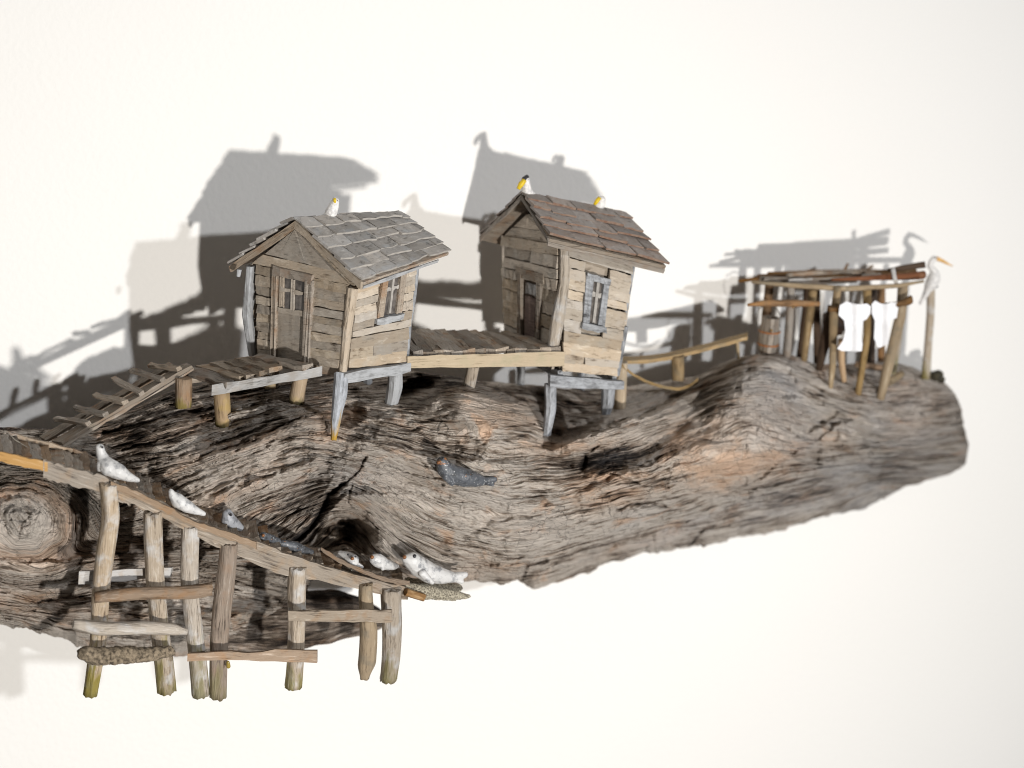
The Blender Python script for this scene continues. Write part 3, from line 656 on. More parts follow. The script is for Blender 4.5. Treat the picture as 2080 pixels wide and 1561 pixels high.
# ------------------------------------------------------------------ houses
def bil(f, u, v):
    p00, p10, p11, p01 = f
    return (p00*(1-u)+p10*u)*(1-v)+(p01*(1-u)+p11*u)*v
def face_n(f, outside):
    n = unit(np.cross(f[1]-f[0], f[3]-f[0]))
    return n if np.dot(n, outside) > 0 else -n
def fboard(name, f, n, u0, u1, v0, v1, t, material, parent, u0t=None, u1t=None, base=0.0, **kw):
    u0t = u0 if u0t is None else u0t; u1t = u1 if u1t is None else u1t
    return plank(name, bil(f, u0, v0)+n*base, bil(f, u1, v0)+n*base, bil(f, u1t, v1)+n*base, bil(f, u0t, v1)+n*base, n, t, material, parent, **kw)
def courses(f, n, parent, vs, material, holes=(), u0=.02, u1=.98, t=.0016, top=None):
    for i in range(len(vs)-1):
        a, b = vs[i], vs[i+1]-.005
        spans = [(u0, u1)]
        for (hu0, hu1, hv0, hv1) in holes:
            if b > hv0+.01 and a < hv1-.01:
                ns = []
                for (x, y) in spans: ns += [(x, min(y, hu0)), (max(x, hu1), y)]
                spans = [q for q in ns if q[1]-q[0] > .04]
        if top is None and random.random() < .35 and len(spans) == 1:
            c = random.uniform(.3, .7); spans = [(u0, c), (c+.01, u1)]
        for x, y in spans:
            x2, y2 = x, y
            if top: x, y, x2, y2 = max(x, top(a)[0]), min(y, top(a)[1]), max(x, top(b)[0]), min(y, top(b)[1])
            tt = t*random.uniform(.6, 1.4); tl = random.uniform(-.02, .02)
            fboard('wall_plank', f, n, x, y, a+tl*.4, b+random.uniform(-.008, .012), tt, random.choice(material), parent, u0t=x2, u1t=y2, lift0=random.uniform(0, .0009), jit=.0004, nu=6)
def shingles(roof, A0, A1, E1, E0, nrow, cols, material, lift=.0010, t=.0013, edge='edge_pale'):
    f = (E0, E1, A1, A0)                       # u along ridge, v eave->ridge
    n = face_n(f, np.array([0, -.3, 1.0]))
    for r in range(nrow):
        v0 = r/nrow; v1 = min((r+1.35)/nrow, 1.0); x = -.01-random.uniform(0, .06)
        while x < 1.0:
            w_ = random.uniform(.75, 1.3)/cols; y = min(x+w_, 1.012)
            if 1.0-y < .05: y = 1.012
            dv = random.uniform(-.22, .16)/nrow*(0 if r == 0 else 1); sl = random.uniform(-.10, .10)/nrow
            a, b = max(x, -.012), y
            if b-a > .02:
                q = [bil(f, a, v0+dv), bil(f, b-.008, v0+dv+sl), bil(f, b-.008, v1), bil(f, a, v1)]
                ob = plank('shingle', *q, n, t*random.uniform(.8, 1.5), material, roof, nu=3, jit=.0007, lift0=lift*(1+1.3*random.random())+.0008, lift1=.0003+random.uniform(0, .0004))
                ob.data.materials.append(M[edge]); ob.data.polygons.foreach_set('material_index', [1 if (j % 4 == 3 and j < 12) else 0 for j in range(14)])
            x = y
    return n
def window(parent, f, n, u0, u1, v0, v1, fr, fmat, smat, mmat, name='window', muntin=True, fw=.10, base=.0006, fvv=None):
    wd = fboard(name, f, n, u0, u1, v0, v1, .0006, 'glass', parent, base=base); wd.data.materials[0] = M['glass']
    du = (u1-u0); dvv = (v1-v0); fh = fvv or fw*.7
    fboard('frame', f, n, u0-fw*.3, u0+fw*.55, v0, v1, .0028, fmat, wd, base=base)
    fboard('frame', f, n, u1-fw*.55, u1+fw*.3, v0, v1, .0028, fmat, wd, base=base)
    fboard('frame', f, n, u0-fw*.35, u1+fw*.35, v1-fh*.6, v1+fh*.5, .0031, fmat, wd, base=base)
    if smat: fboard('sill', f, n, u0-fw*.5, u1+fw*.5, v0-fh, v0+fh*.1, .0045, smat, wd, base=base)
    if muntin:
        c = (u0+u1)/2; vm = v0+dvv*.6
        fboard('muntin', f, n, c-du*.06, c+du*.07, v0+fh*.3, v1-fh*.4, .0014, mmat, wd, base=base+.0008)
        fboard('muntin', f, n, u0+fw*.5, u1-fw*.5, vm, vm+dvv*.09, .0011, mmat, wd, base=base+.0008)
    return wd
def house(name, loc, label, Lb, Lt, Cb, Ct, Rb, Rt, roofpts):
    H = thing(name, loc, label, 'miniature house', 'stilt houses on the driftwood')
    Bb, Bt = Lb+(Rb-Cb), Lt+(Rt-Ct)
    return H, Bb, Bt

def left_house():
    Cb, Ct = P(697, 748, .185), P(717, 585, .185)
    Lb, Lt = P(514, 722, .112), P(510, 540, .112)
    Rb, Rt = P(826, 735, .159), P(848, 540, .159)
    H, Bb, Bt = house('stilt_house', (Cb+Lb+Rb+Cb+Lb+Rb)/6, 'wider tan plank stilt house with glazed door and pale grey shingle roof', Lb, Lt, Cb, Ct, Rb, Rt, None)
    cen = (Cb+Lb+Rb+Bb)/4
    fd = (Lb, Cb, Ct, Lt); nd = face_n(fd, Lb+Cb-2*cen)
    fr = (Cb, Rb, Rt, Ct); nr = face_n(fr, Cb+Rb-2*cen)
    fb = (Rb, Bb, Bt, Rt); nb = face_n(fb, Rb+Bb-2*cen)
    fl = (Bb, Lb, Lt, Bt); nl = face_n(fl, Bb+Lb-2*cen)
    # inner shell that the planks are glued on
    ap0 = bil(fd, .45, 1.50); ap1 = ap0+(Rb-Cb)*.98
    ins = .003
    V = [Lb-nd*ins-nl*ins, Cb-nd*ins-nr*ins, Rb-nr*ins-nb*ins, Bb-nb*ins-nl*ins, Lt-nd*ins-nl*ins, Ct-nd*ins-nr*ins, Rt-nr*ins-nb*ins, Bt-nb*ins-nl*ins, ap0-nd*ins, ap1-nb*ins]
    mk('inner_shell', V, [(0, 1, 5, 4), (4, 5, 8), (1, 2, 6, 5), (2, 3, 7, 6), (7, 9, 6), (3, 0, 4, 7), (0, 3, 2, 1), (4, 8, 9, 7), (5, 6, 9, 8)], 'tan', H)
    vs = [0, .10, .20, .30, .40, .505, .60, .70, .81, .93, 1.03]
    courses(fd, nd, H, vs, ['tan', 'tan', 'tan2'], holes=[(.27, .60, 0, 1.06)], u0=.07, u1=.97)
    apv = 1.55; lim = lambda v: (.45*(v-1.0)/(apv-1.0)+.015, 1-.55*(v-1.0)/(apv-1.0)-.015) if v > 1 else (0, 1)
    fboard('wall_plank', fd, nd, .03, .97, 1.035, 1.16, .0016, 'tan', H, u0t=lim(1.16)[0], u1t=lim(1.16)[1])
    gb = fboard('gable_board', fd, nd, lim(1.165)[0], lim(1.165)[1], 1.165, 1.52, .0018, 'tan', H, u0t=.43, u1t=.46, jit=.0008)
    vr = [0, .12, .25, .38, .47, .56, .66, .75, .84, .93, 1.0]
    courses(fr, nr, H, vr, ['tan2', 'tan2', 'tan'], holes=[(.38, .80, .47, 1.1)], u0=.05, u1=.96)
    courses(fb, nb, H, [0, .2, .4, .6, .8, 1.0], ['tan']); courses(fl, nl, H, [0, .2, .4, .6, .8, 1.0], ['tan'])
    # corner posts
    k = PX(700, .18)
    stick('corner_post', [Cb-(Ct-Cb)*.10, Cb*.5+Ct*.5+nd*.001, Ct*1.0], [8*k, 10*k, 12*k], 'tan', H, square=True, seg=8, rough=.06)
    stick('corner_post', [Lb, Lb*.55+Lt*.45+nl*.0035+nd*.001, Lt], [10*k, 13*k, 11*k], 'painted', H, square=True, seg=8)
    stick('corner_post', [Rb, Rb*.6+Rt*.4-nr*.002, Rb*.3+Rt*.7, Rt], [5*k, 6*k, 5*k, 5*k], 'bluegrey', H, square=True, seg=8)
    stick('corner_post', [Bb, Bt], [7*k, 7*k], 'grey', H, square=True, seg=8)
    # door
    dr = fboard('door', fd, nd, .285, .60, .02, 1.0, .0010, 'tan', H, base=.0004, jit=.0002)
    dr['label'] = 'plank door with four small dull panes'
    fboard('pane', fd, nd, .32, .565, .60, .965, .0003, 'glass', dr, base=.0016)
    fboard('rail', fd, nd, .30, .585, .55, .61, .0012, 'tan2', dr, base=.0016)
    fboard('muntin', fd, nd, .435, .47, .61, .96, .0009, 'tan2', dr, base=.0020)
    fboard('muntin', fd, nd, .33, .56, .80, .845, .0008, 'tan2', dr, base=.0020)
    fboard('muntin', fd, nd, .325, .36, .62, .96, .0007, 'tan', dr, base=.0019)
    for a, b in ((.255, .30), (.59, .655)):
        fboard('door_frame', fd, nd, a, b, -.03 if a > .5 else .03, .99, .0034, 'greybrown' if a < .5 else 'grey', dr, base=.0004, jit=.0006)
    fboard('door_frame', fd, nd, .26, .645, .965, 1.065, .0036, 'greybrown', dr, base=.0004, jit=.0008)
    window(H, fr, nr, .43, .74, .56, 1.02, .1, 'greybrown', 'painted', 'edge_pale')
    # roof
    A0, A1 = P(600, 450, .147), P(811, 437, .119); E0, E1 = P(735, 575, .195), P(912, 514, .163)
    F0 = P(468, 540, .100); F1 = F0+(E1-E0)
    nA = unit(np.cross(E1-E0, A0-E0)); nA = nA if nA[2] > 0 else -nA
    nB = unit(np.cross(F1-F0, A0-F0)); nB = nB if nB[2] > 0 else -nB
    up = np.array([0, 0, .0012])
    V = [E0, E1, A1, A0, E0-nA*.0022, E1-nA*.0022, A1-nA*.0022, A0-nA*.0022, F0, F1, F0-nB*.0022, F1-nB*.0022]
    rf = mk('roof', V, [(0, 1, 2, 3), (4, 7, 6, 5), (0, 4, 5, 1), (3, 2, 9, 8), (7, 10, 11, 6), (8, 9, 11, 10), (0, 3, 7, 4), (3, 8, 10, 7), (1, 5, 6, 2), (2, 6, 11, 9)], 'greybrown', H)
    rf['label'] = 'gable roof of pale grey shingles'
    shingles(rf, A0+up, A1+up, E1, E0, 6, 4.8, 'shingle_grey')
    shingles(rf, A0+up, A1+up, F1, F0, 6, 4.8, 'shingle_grey')
    for p, q, mt in ((A0, E0, 'tan'), (A0, F0, 'greybrown')):     # barge boards
        n2 = unit(A0-A1); dn = np.array([0, 0, -.0045])
        plank('barge_board', p-n2*.0008, q-n2*.0008, q-n2*.0008+dn, p-n2*.0008+dn, n2, .0016, mt, rf, jit=.0006)
    plank('eave_board', E0+(E1-E0)*.02-nA*.0024, E1-(E1-E0)*.12-nA*.0024, E1-(E1-E0)*.12-nA*.0058, E0+(E1-E0)*.02-nA*.0058, nr, .0012, 'painted', rf)
    # floor beams and legs
    dn = np.array([0, 0, -1.0])
    plank('floor_beam', P(694, 756, .187), P(829, 735, .160), P(829, 753, .160), P(689, 778, .187), nr, .0035, 'painted', H, jit=.0005)
    plank('floor_beam', Lb, Cb, Cb+dn*.006, Lb+dn*.006, nd, -.004, 'greybrown', H)
    plank('floor_beam', Bb, Rb, Rb+dn*.006, Bb+dn*.006, nb, -.004, 'greybrown', H)
    for pl, mt in (([(693, 760, .185, 15), (690, 800, .190, 15), (684, 845, .196, 11), (678, 895, .203, 6)], 'legfoot'), ([(804, 750, .153, 15), (802, 785, .151, 16), (795, 818, .147, 14)], 'painted'),
                   ([(748, 755, .093, 9), (747, 782, .092, 10)], 'painted'), ([(560, 735, .11, 9), (556, 800, .115, 9)], 'greybrown')):
        lg = pxstick('leg', pl, mt, H, square=True, seg=8, rough=.07)
    pxstick('loose_peg', [(486, 548, .116, 5), (484, 562, .116, 4)], 'painted', H, square=True, seg=8, sub=2)
    return A0, A1
LA0, LA1 = left_house()

def right_house():
    Cb, Ct = P(1133, 752, .147), P(1146, 497, .147)
    Lb, Lt = P(1030, 700, .058), P(1025, 478, .058)
    Rb, Rt = P(1253, 763, .141), P(1287, 540, .141)
    H, Bb, Bt = house('stilt_house', (Cb+Lb+Rb)/3, 'narrower leaning stilt house with dark door and brown edged shingle roof', Lb, Lt, Cb, Ct, Rb, Rt, None)
    cen = (Cb+Lb+Rb+Bb)/4
    fd = (Lb, Cb, Ct, Lt); nd = face_n(fd, Lb+Cb-2*cen)
    fr = (Cb, Rb, Rt, Ct); nr = face_n(fr, Cb+Rb-2*cen)
    fb = (Rb, Bb, Bt, Rt); nb = face_n(fb, Rb+Bb-2*cen)
    fl = (Bb, Lb, Lt, Bt); nl = face_n(fl, Bb+Lb-2*cen)
    ap0 = bil(fd, .45, 1.19); ap1 = ap0+(Rt-Ct)*.98; ins = .003
    V = [Lb-nd*ins-nl*ins, Cb-nd*ins-nr*ins, Rb-nr*ins-nb*ins, Bb-nb*ins-nl*ins, Lt-nd*ins-nl*ins, Ct-nd*ins-nr*ins, Rt-nr*ins-nb*ins, Bt-nb*ins-nl*ins, ap0-nd*ins, ap1-nb*ins]
    mk('inner_shell', V, [(0, 1, 5, 4), (4, 5, 8), (1, 2, 6, 5), (2, 3, 7, 6), (7, 9, 6), (3, 0, 4, 7), (0, 3, 2, 1), (4, 8, 9, 7), (5, 6, 9, 8)], 'tan', H)
    vs = [0, .10, .2, .31, .42, .53, .63, .72, .81, .91, 1.0]
    courses(fd, nd, H, vs, ['tan'], holes=[(.30, .70, 0, .73)], u0=.0, u1=.95, t=.0022)
    lim = lambda v: (.45*(v-1.0)/.23+.02, 1-.55*(v-1.0)/.23-.02)
    fboard('wall_plank', fd, nd, .04, .93, 1.0, 1.085, .002, 'tan', H, u0t=lim(1.085)[0], u1t=lim(1.085)[1])
    fboard('gable_board', fd, nd, lim(1.09)[0], lim(1.09)[1], 1.09, 1.21, .002, 'tan', H, u0t=.43, u1t=.47)
    vr = [0, .07, .14, .23, .33, .42, .51, .59, .67, .75, .84, .92, 1.0]
    courses(fr, nr, H, vr, ['tan2', 'tan2', 'tan'], holes=[(.31, .66, .40, .86)], u0=.05, u1=.98)
    courses(fb, nb, H, [0, .2, .4, .6, .8, 1.0], ['tan']); courses(fl, nl, H, [0, .2, .4, .6, .8, 1.0], ['tan'])
    k = PX(1140, .14)
    stick('corner_post', [Cb+(Ct-Cb)*.16-nr*.001+P(1124, 720, .147)-P(1135, 720, .147), Cb*.6+Ct*.4-(Rb-Cb)*.04, Cb*.3+Ct*.7+(Rb-Cb)*.035, Ct], [11*k, 14*k, 11*k, 10*k], 'palepost', H, square=True, seg=8, rough=.08)
    stick('corner_post', [Lb-(Ct-Cb)*0, Lb*.5+Lt*.5, Lt], [6*k, 8*k, 8*k], 'tan', H, square=True, seg=8)
    stick('corner_post', [Rb, Rb*.55+Rt*.45+(Rb-Cb)*.03], [6*k, 5*k], 'bluegrey', H, square=True, seg=8)
    stick('corner_post', [Rb*.5+Rt*.5-nr*.001, Rt], [4*k, 4*k], 'bluegrey', H, square=True, seg=8)
    stick('corner_post', [Bb, Bt], [7*k, 7*k], 'tan', H, square=True, seg=8)
    dr = fboard('door', fd, nd, .36, .66, .0, .66, .0012, 'darktwig', H, base=.0004)
    dr['label'] = 'narrow dark brown door'
    fboard('door_panel', fd, nd, .41, .61, .02, .52, .001, 'doorbrown', dr, base=.0016)
    fboard('pane', fd, nd, .42, .60, .54, .635, .0005, 'glass', dr, base=.0016)
    for a, b in ((.30, .375), (.645, .715)): fboard('door_frame', fd, nd, a, b, 0, .69, .0034, 'greybrown', dr, base=.0004)
    fboard('door_frame', fd, nd, .27, .75, .665, .745, .0038, 'greybrown', dr, base=.0004)
    wd = window(H, fr, nr, .355, .625, .42, .81, .1, 'bluegrey', 'bluegrey', 'edge_pale', fw=.11, fvv=.05)
    A0, A1 = P(1062, 398, .103), P(1266, 437, .098); E0, E1 = P(1116, 485, .162), P(1353, 541, .156)
    F0 = P(977, 482, .044); F1 = F0+(E1-E0)
    nA = unit(np.cross(E1-E0, A0-E0)); nA = nA if nA[2] > 0 else -nA
    nB = unit(np.cross(F1-F0, A0-F0)); nB = nB if nB[2] > 0 else -nB
    up = np.array([0, 0, .0012]); th = .0026
    V = [E0, E1, A1, A0, E0-nA*th, E1-nA*th, A1-nA*th, A0-nA*th, F0, F1, F0-nB*th, F1-nB*th]
    rf = mk('roof', V, [(0, 1, 2, 3), (4, 7, 6, 5), (0, 4, 5, 1), (3, 2, 9, 8), (7, 10, 11, 6), (8, 9, 11, 10), (0, 3, 7, 4), (3, 8, 10, 7), (1, 5, 6, 2), (2, 6, 11, 9)], 'grey', H)
    rf['label'] = 'gable roof of grey shingles with brown edges'
    shingles(rf, A0+up, A1+up, E1, E0, 5, 4.6, 'shingle_brown', t=.0014, edge='edge_brown')
    shingles(rf, A0+up, A1+up, F1, F0, 5, 4.6, 'shingle_brown', t=.0014, edge='edge_brown')
    n2 = unit(A0-A1); dn = np.array([0, 0, -.003])
    for p, q, mt in ((A0, E0, 'grey'), (A0, F0, 'grey')):
        plank('barge_board', p, q, q+dn, p+dn, n2, .0014, mt, rf, jit=.0005)
    plank('eave_board', E0-nA*th, E1-nA*th, E1-nA*(th+.003), E0-nA*(th+.003), nr, .0012, 'grey', rf)
    pxstick('ridge_chip', [(1240, 436, .094, 6), (1268, 441, .092, 6)], 'twig', rf, square=True, seg=8, sub=2)
    plank('floor_beam', P(1113, 759, .149), P(1262, 772, .142), P(1262, 788, .142), P(1112, 783, .149), nr, .004, 'bluegrey', H, jit=.0005)
    dn = np.array([0, 0, -1.0])
    plank('floor_beam', Lb, Cb, Cb+dn*.006, Lb+dn*.006, nd, -.004, 'bluegrey', H)
    plank('floor_beam', Bb, Rb, Rb+dn*.006, Bb+dn*.006, nb, -.004, 'bluegrey', H)
    for pl, mt in (([(1118, 780, .146, 13), (1118, 830, .146, 12), (1110, 884, .147, 9)], 'bluegrey'), ([(1235, 782, .139, 15), (1234, 820, .138, 14), (1230, 849, .138, 9)], 'bluegrey'),
                   ([(1059, 720, .064, 9), (1057, 790, .064, 8)], 'bluegrey'), ([(1180, 740, .066, 8), (1180, 800, .066, 8)], 'bluegrey')):
        pxstick('leg', pl, mt, H, square=True, seg=8, rough=.07)
    return A0, A1
RA0, RA1 = right_house()

# ------------------------------------------------------------------ gulls and heron
def gull(label, body, beak, cap=None, tail=None):
    px, py, d = body[0][0], body[-1][1], body[0][2]
    k = PX(px, d, py)
    T = thing('gull', P(px, py, d), label, 'gull', 'gulls on the roof ridges')
    bl = chain(body)
    if tail: bl += chain(tail)
    blob('body', bl, 'white', T, vox=.00035, smooth_it=3, nz=.0002)
    pxstick('beak', beak, 'yellow', T, seg=8, sub=3, rough=.03)
    if cap: blob('cap', chain(cap), 'black', T, vox=.0003, smooth_it=2)
    a, b, dd, r = body[0]
    ball('eye', P(a+r*.45, b-r*.1, dd+r*k*.75), .0005, 'black', T)
    return T
lr = lambda t: LA0+(LA1-LA0)*t
dL = -lr(.33)[1]
gull('white carved gull with small yellow beak on the grey shingle ridge', [(681, 409, dL, 8.5), (678, 419, dL, 11), (673, 431, dL, 13), (665, 438, dL-.001, 8)], [(679, 403, dL+.004, 3), (679.5, 408, dL+.005, 3.4), (681, 413, dL+.0045, 1.5)], tail=[(670, 436, dL, 8), (648, 443, dL-.002, 3)])
rr_ = lambda t: RA0+(RA1-RA0)*t
d1 = -rr_(.07)[1]; d2 = -rr_(.72)[1]
gull('gull with long yellow beak and black cap at the front roof peak', [(1069, 366, d1, 7), (1069, 376, d1, 9), (1070, 390, d1, 11)], [(1065, 365, d1+.003, 5), (1058, 374, d1+.004, 6), (1053, 385, d1+.003, 4)], cap=[(1070, 360, d1, 5), (1064, 364, d1+.001, 5)], tail=[(1070, 390, d1, 10), (1084, 396, d1-.001, 5)])
gull('gull with yellow face patch near the rear ridge of the brown edged roof', [(1222, 407, d2, 9), (1220, 414, d2, 10), (1213, 426, d2, 12)], [(1219, 402, d2+.003, 4), (1213, 409, d2+.004, 4.5), (1207, 416, d2+.003, 3)], tail=[(1214, 428, d2, 9), (1206, 430, d2, 5)])
hd = .064
pw = tag(pxstick('perch_post', [(1891, 585, hd, 8.5), (1889, 640, hd, 8), (1886, 690, hd, 8), (1881, 768, hd, 9)], 'post'), 'tall thin grey post with the heron on top beside the shelter', 'post')
H_ = thing('heron', P(1891, 588, hd), 'white carved heron with long orange bill on the tall post', 'heron')
blob('body', chain([(1897, 526, hd, 6.5), (1891, 533, hd, 6), (1889, 541, hd, 6), (1895, 549, hd, 7), (1899, 556, hd, 9), (1897, 566, hd, 14), (1891, 578, hd, 13), (1884, 592, hd, 8), (1876, 606, hd, 5), (1869, 617, hd, 3)]), 'white', H_, vox=.0004, smooth_it=3)
pxstick('bill', [(1902, 526, hd, 4.5), (1917, 532, hd, 3.4), (1935, 541, hd, 1)], 'orangebeak', H_, seg=8, sub=3, rough=.02)
ball('eye', P(1900, 524, hd+.0022), .0006, 'black', H_)
pxstick('leg', [(1899, 574, hd, 3), (1904, 582, hd+.001, 2.5), (1894, 590, hd+.001, 2)], 'black', H_, seg=6, sub=2)
pxstick('tail', [(1880, 596, hd-.002, 5), (1869, 617, hd-.002, 3)], 'twig', H_, seg=8, sub=3)

# ------------------------------------------------------------------ landing, ladder, decks
VIEW = -FW
def deckboard(parent, far, near, wf, wn, t, material, drop=None, name='deck_plank'):
    """far / near = (px, py, d) of the two ends; widths in px along x"""
    a, b = P(*far), P(*near); kf, kn = PX(far[0], far[2], far[1]), PX(near[0], near[2], near[1])
    ax = unit(b-a); sd = unit(np.cross(ax, np.array([0, 0, 1.0]))); sd = sd if sd[0] > 0 else -sd
    sf, sn = sd*wf*kf/2, sd*wn*kn/2; n = unit(np.cross(sd, ax)); n = n if n[2] > 0 else -n
    return plank(name, a-sf, b-sn, b+sn, a+sf, n, t, material, parent, nu=6, jit=.001, endj=.0015, lift0=-t/2+random.uniform(-.0004, .0006), lift1=-t/2+random.uniform(-.0004, .0006))
LD = thing('landing', P(540, 770, .16), 'small plank landing in front of the glazed door with a pale grey edge beam', 'boardwalk')
plank('edge_beam', P(434, 783, .146), P(655, 746, .176), P(655, 764, .176), P(431, 806, .146), VIEW, .004, 'silver', LD, nu=8, jit=.0007)
plank('joist', P(370, 769, .115), P(560, 745, .115), P(560, 757, .115), P(370, 781, .115), VIEW, .004, 'greybrown', LD)
for far, near, wf, wn, mt in (((366, 748, .104), (470, 779, .150), 34, 36, 'greybrown'), ((412, 744, .105), (500, 768, .153), 30, 34, 'greybrown'), ((440, 741, .107), (515, 763, .156), 30, 30, 'grey'),
                              ((466, 737, .109), (538, 758, .160), 28, 30, 'greybrown'), ((490, 732, .111), (560, 752, .163), 30, 36, 'grey'), ((520, 727, .126), (626, 746, .176), 26, 24, 'greybrown')):
    deckboard(LD, far, near, wf, wn, .0034, mt)
for pl, mt in (([(372, 768, .126, 16), (369, 828, .127, 16)], 'postbrown'), ([(451, 796, .143, 17), (450, 868, .144, 16)], 'mossfoot'), ([(613, 762, .166, 15), (604, 819, .160, 16)], 'mossfoot'), ([(549, 765, .135, 12), (547, 788, .135, 12)], 'cream')):
    pxstick('post', pl, mt, LD)

RM = thing('ladder_ramp', P(140, 900, .16), 'sloping grey ladder ramp with cross rungs leading up to the landing', 'ramp')
nrm = unit(np.cross(P(392, 747, .1220)-P(140, 903, .1420), P(350, 742, .0890)-P(392, 747, .1220))); nrm = nrm if nrm[2] > 0 else -nrm
plank('runner', P(128, 906, .1420), P(392, 750, .1220), P(372, 748, .1080), P(108, 902, .1280), nrm, .0026, 'grey', RM, nu=10, jit=.0006)
plank('runner', P(95, 900, .1210), P(358, 747, .1010), P(346, 743, .0920), P(83, 894, .1120), nrm, .0026, 'greybrown', RM, nu=10, jit=.0006)
ribbon('side_rail', [P(128, 904, .1425), P(183, 872, .1385), P(290, 811, .1305), P(393, 749, .1225)], [P(128, 910, .1425), P(183, 878, .1385), P(290, 816, .1305), P(393, 754, .1225)], VIEW, .0015, 'grey', RM)
for a, b in (((304, 755), (364, 763)), ((267, 765), (331, 785)), ((233, 783), (289, 813)), ((192, 815), (256, 831)), ((154, 842), (217, 855)), ((115, 864), (181, 874))):
    f_ = (364-b[0])/(364-140); p, q = P(*a, .0930+.02*f_), P(*b, .1240+.02*f_); dn = unit(P(140, 903, .1420)-P(392, 747, .1220))*.0036
    plank('rung', p+nrm*.0026, q+nrm*.0026, q+nrm*.0026-dn, p+nrm*.0026-dn, nrm, .0026, random.choice(['grey', 'greybrown']), RM, nu=4, jit=.0006)
tag(stick('thread', [P(14, 877, .16), P(30, 894, .172), P(60, 912, .18), P(110, 938, .19)], .00025, 'thread', seg=6), 'thin pale thread hanging over the upper pier deck', 'thread')

MD = thing('boardwalk', P(990, 745, .14), 'level plank boardwalk joining the two stilt houses', 'boardwalk')
plank('edge_beam', P(830, 724, .158), P(1148, 715, .150), P(1146, 745, .150), P(830, 748, .158), VIEW, .006, 'cream', MD, nu=10, jit=.0004)
plank('joist', P(833, 684, .10), P(1060, 688, .078), P(1060, 698, .078), P(833, 696, .10), VIEW, .005, 'greybrown', MD)
nx = [846, 874, 893, 912, 930, 952, 976, 1000, 1022, 1040, 1062, 1086, 1106, 1124]
for i, x in enumerate(nx):
    fx = 812+(x-846)*.86-10
    deckboard(MD, (fx, 673+.030*(fx-800)+random.uniform(-2, 2), .100-.00005*(fx-800)), (x+random.uniform(-3, 3), 719-.022*(x-850), .158-.00002*(x-840)), random.uniform(20, 27), random.uniform(20, 30), .0036, random.choice(['greybrown', 'greybrown', 'grey']))
pxstick('post', [(960, 744, .151, 12), (953, 791, .148, 12)], 'post', MD)

RB = thing('boardwalk', P(1400, 740, .08), 'thin ochre plank walkway rising from the leaning house towards the shelter', 'boardwalk')
deckp = [(1262, 734), (1340, 728), (1430, 708), (1519, 684)]
fr_, bk_ = [P(x, y, .098-.00002*(x-1262)) for x, y in deckp], [P(x, y-9, .066-.00002*(x-1262)) for x, y in deckp]
ribbon('plank', fr_, bk_, np.array([0, -.2, 1.0]), .0030, 'ochre', RB, jit=.0008)
for pl, mt in (([(1376, 722, .093, 14), (1375, 772, .092, 13)], 'ochre'), ([(1497, 694, .09, 4), (1501, 730, .09, 3.5)], 'ochre'), ([(1263, 736, .124, 11), (1260, 829, .125, 13)], 'ochre')):
    pxstick('post', pl, mt, RB)
ribo = [(1258, 733, .130), (1285, 757, .122), (1325, 777, .113), (1370, 787, .108), (1396, 783, .10), (1418, 768, .096)]
tag(ribbon('strap', [P(*q) for q in ribo], [P(x, y+6.5, d+.002) for x, y, d in ribo], VIEW, .0012, 'ochre', None, jit=.0002), 'curved ochre wooden strip hanging from the leaning house onto the log', 'strip')

# ------------------------------------------------------------------ front pier on posts
PR = thing('pier', P(460, 1180, .2), 'sloping front pier on seven pale posts with seals lying on its deck', 'pier')
NE = [(-60, 905, .20), (0, 921, .20), (95, 942, .203), (200, 970, .206), (245, 988, .206), (330, 1026, .207), (400, 1064, .207), (500, 1097, .205), (600, 1136, .203), (700, 1168, .2), (828, 1198, .197)]
def near(x): a = np.array(NE); return np.interp(x, a[:, 0], a[:, 1]), np.interp(x, a[:, 0], a[:, 2])
def edge(x0, x1, off0, off1, n=7, dd=0.0):
    xs = np.linspace(x0, x1, n); return [P(x, near(x)[0]+off0, near(x)[1]+dd) for x in xs], [P(x, near(x)[0]+off1, near(x)[1]+dd) for x in xs]
t_, b_ = edge(-70, 97, -2, 17); ribbon('edge_board', t_, b_, VIEW, .005, 'fresh', PR, sub=3)
t_, b_ = edge(88, 262, -4, 31); ribbon('edge_board', t_, b_, VIEW, .006, 'edgewood', PR, sub=4, jit=.0011)
t_, b_ = edge(240, 480, -3, 27, 8, .001); ribbon('edge_board', t_, b_, VIEW, .006, 'edgewood', PR, sub=4, jit=.0011)
t_, b_ = edge(225, 520, -2, 11, 8, .004); ribbon('batten', t_, b_, VIEW, .003, 'plankbrown', PR, sub=4, jit=.0008)
xs = [380, 440, 500, 560, 600, 660, 740, 828]; bo = [28, 34, 40, 44, 36, 28, 24, 22]
ribbon('edge_board', [P(x, near(x)[0]-4, near(x)[1]-.001) for x in xs], [P(x, near(x)[0]+o, near(x)[1]-.001) for x, o in zip(xs, bo)], VIEW, .006, 'edgewood', PR, sub=4, jit=.0008)
ribbon('batten', [P(x, y, .2) for x, y in ((652, 1112), (690, 1135), (740, 1158), (790, 1175), (832, 1180))], [P(x, y, .203) for x, y in ((652, 1119), (690, 1144), (740, 1167), (790, 1184), (832, 1190))], VIEW, .0022, 'plankbrown', PR)
# cross planks of the deck
x = -70.0; i = 0
while x < 815:
    y, d = near(x); wd_ = random.uniform(17, 25); wid = .040 if x < 560 else .032
    far = (x-8+random.uniform(-3, 3), y-(38 if x < 560 else 31)+random.uniform(-3, 3), d-wid)
    deckboard(PR, far, (x+random.uniform(-3, 3), y-1, d-.0065), wd_, wd_*1.04, .003, random.choice(['greybrown', 'grey', 'greybrown', 'plankbrown']))
    x += wd_*random.uniform(.9, 1.04)
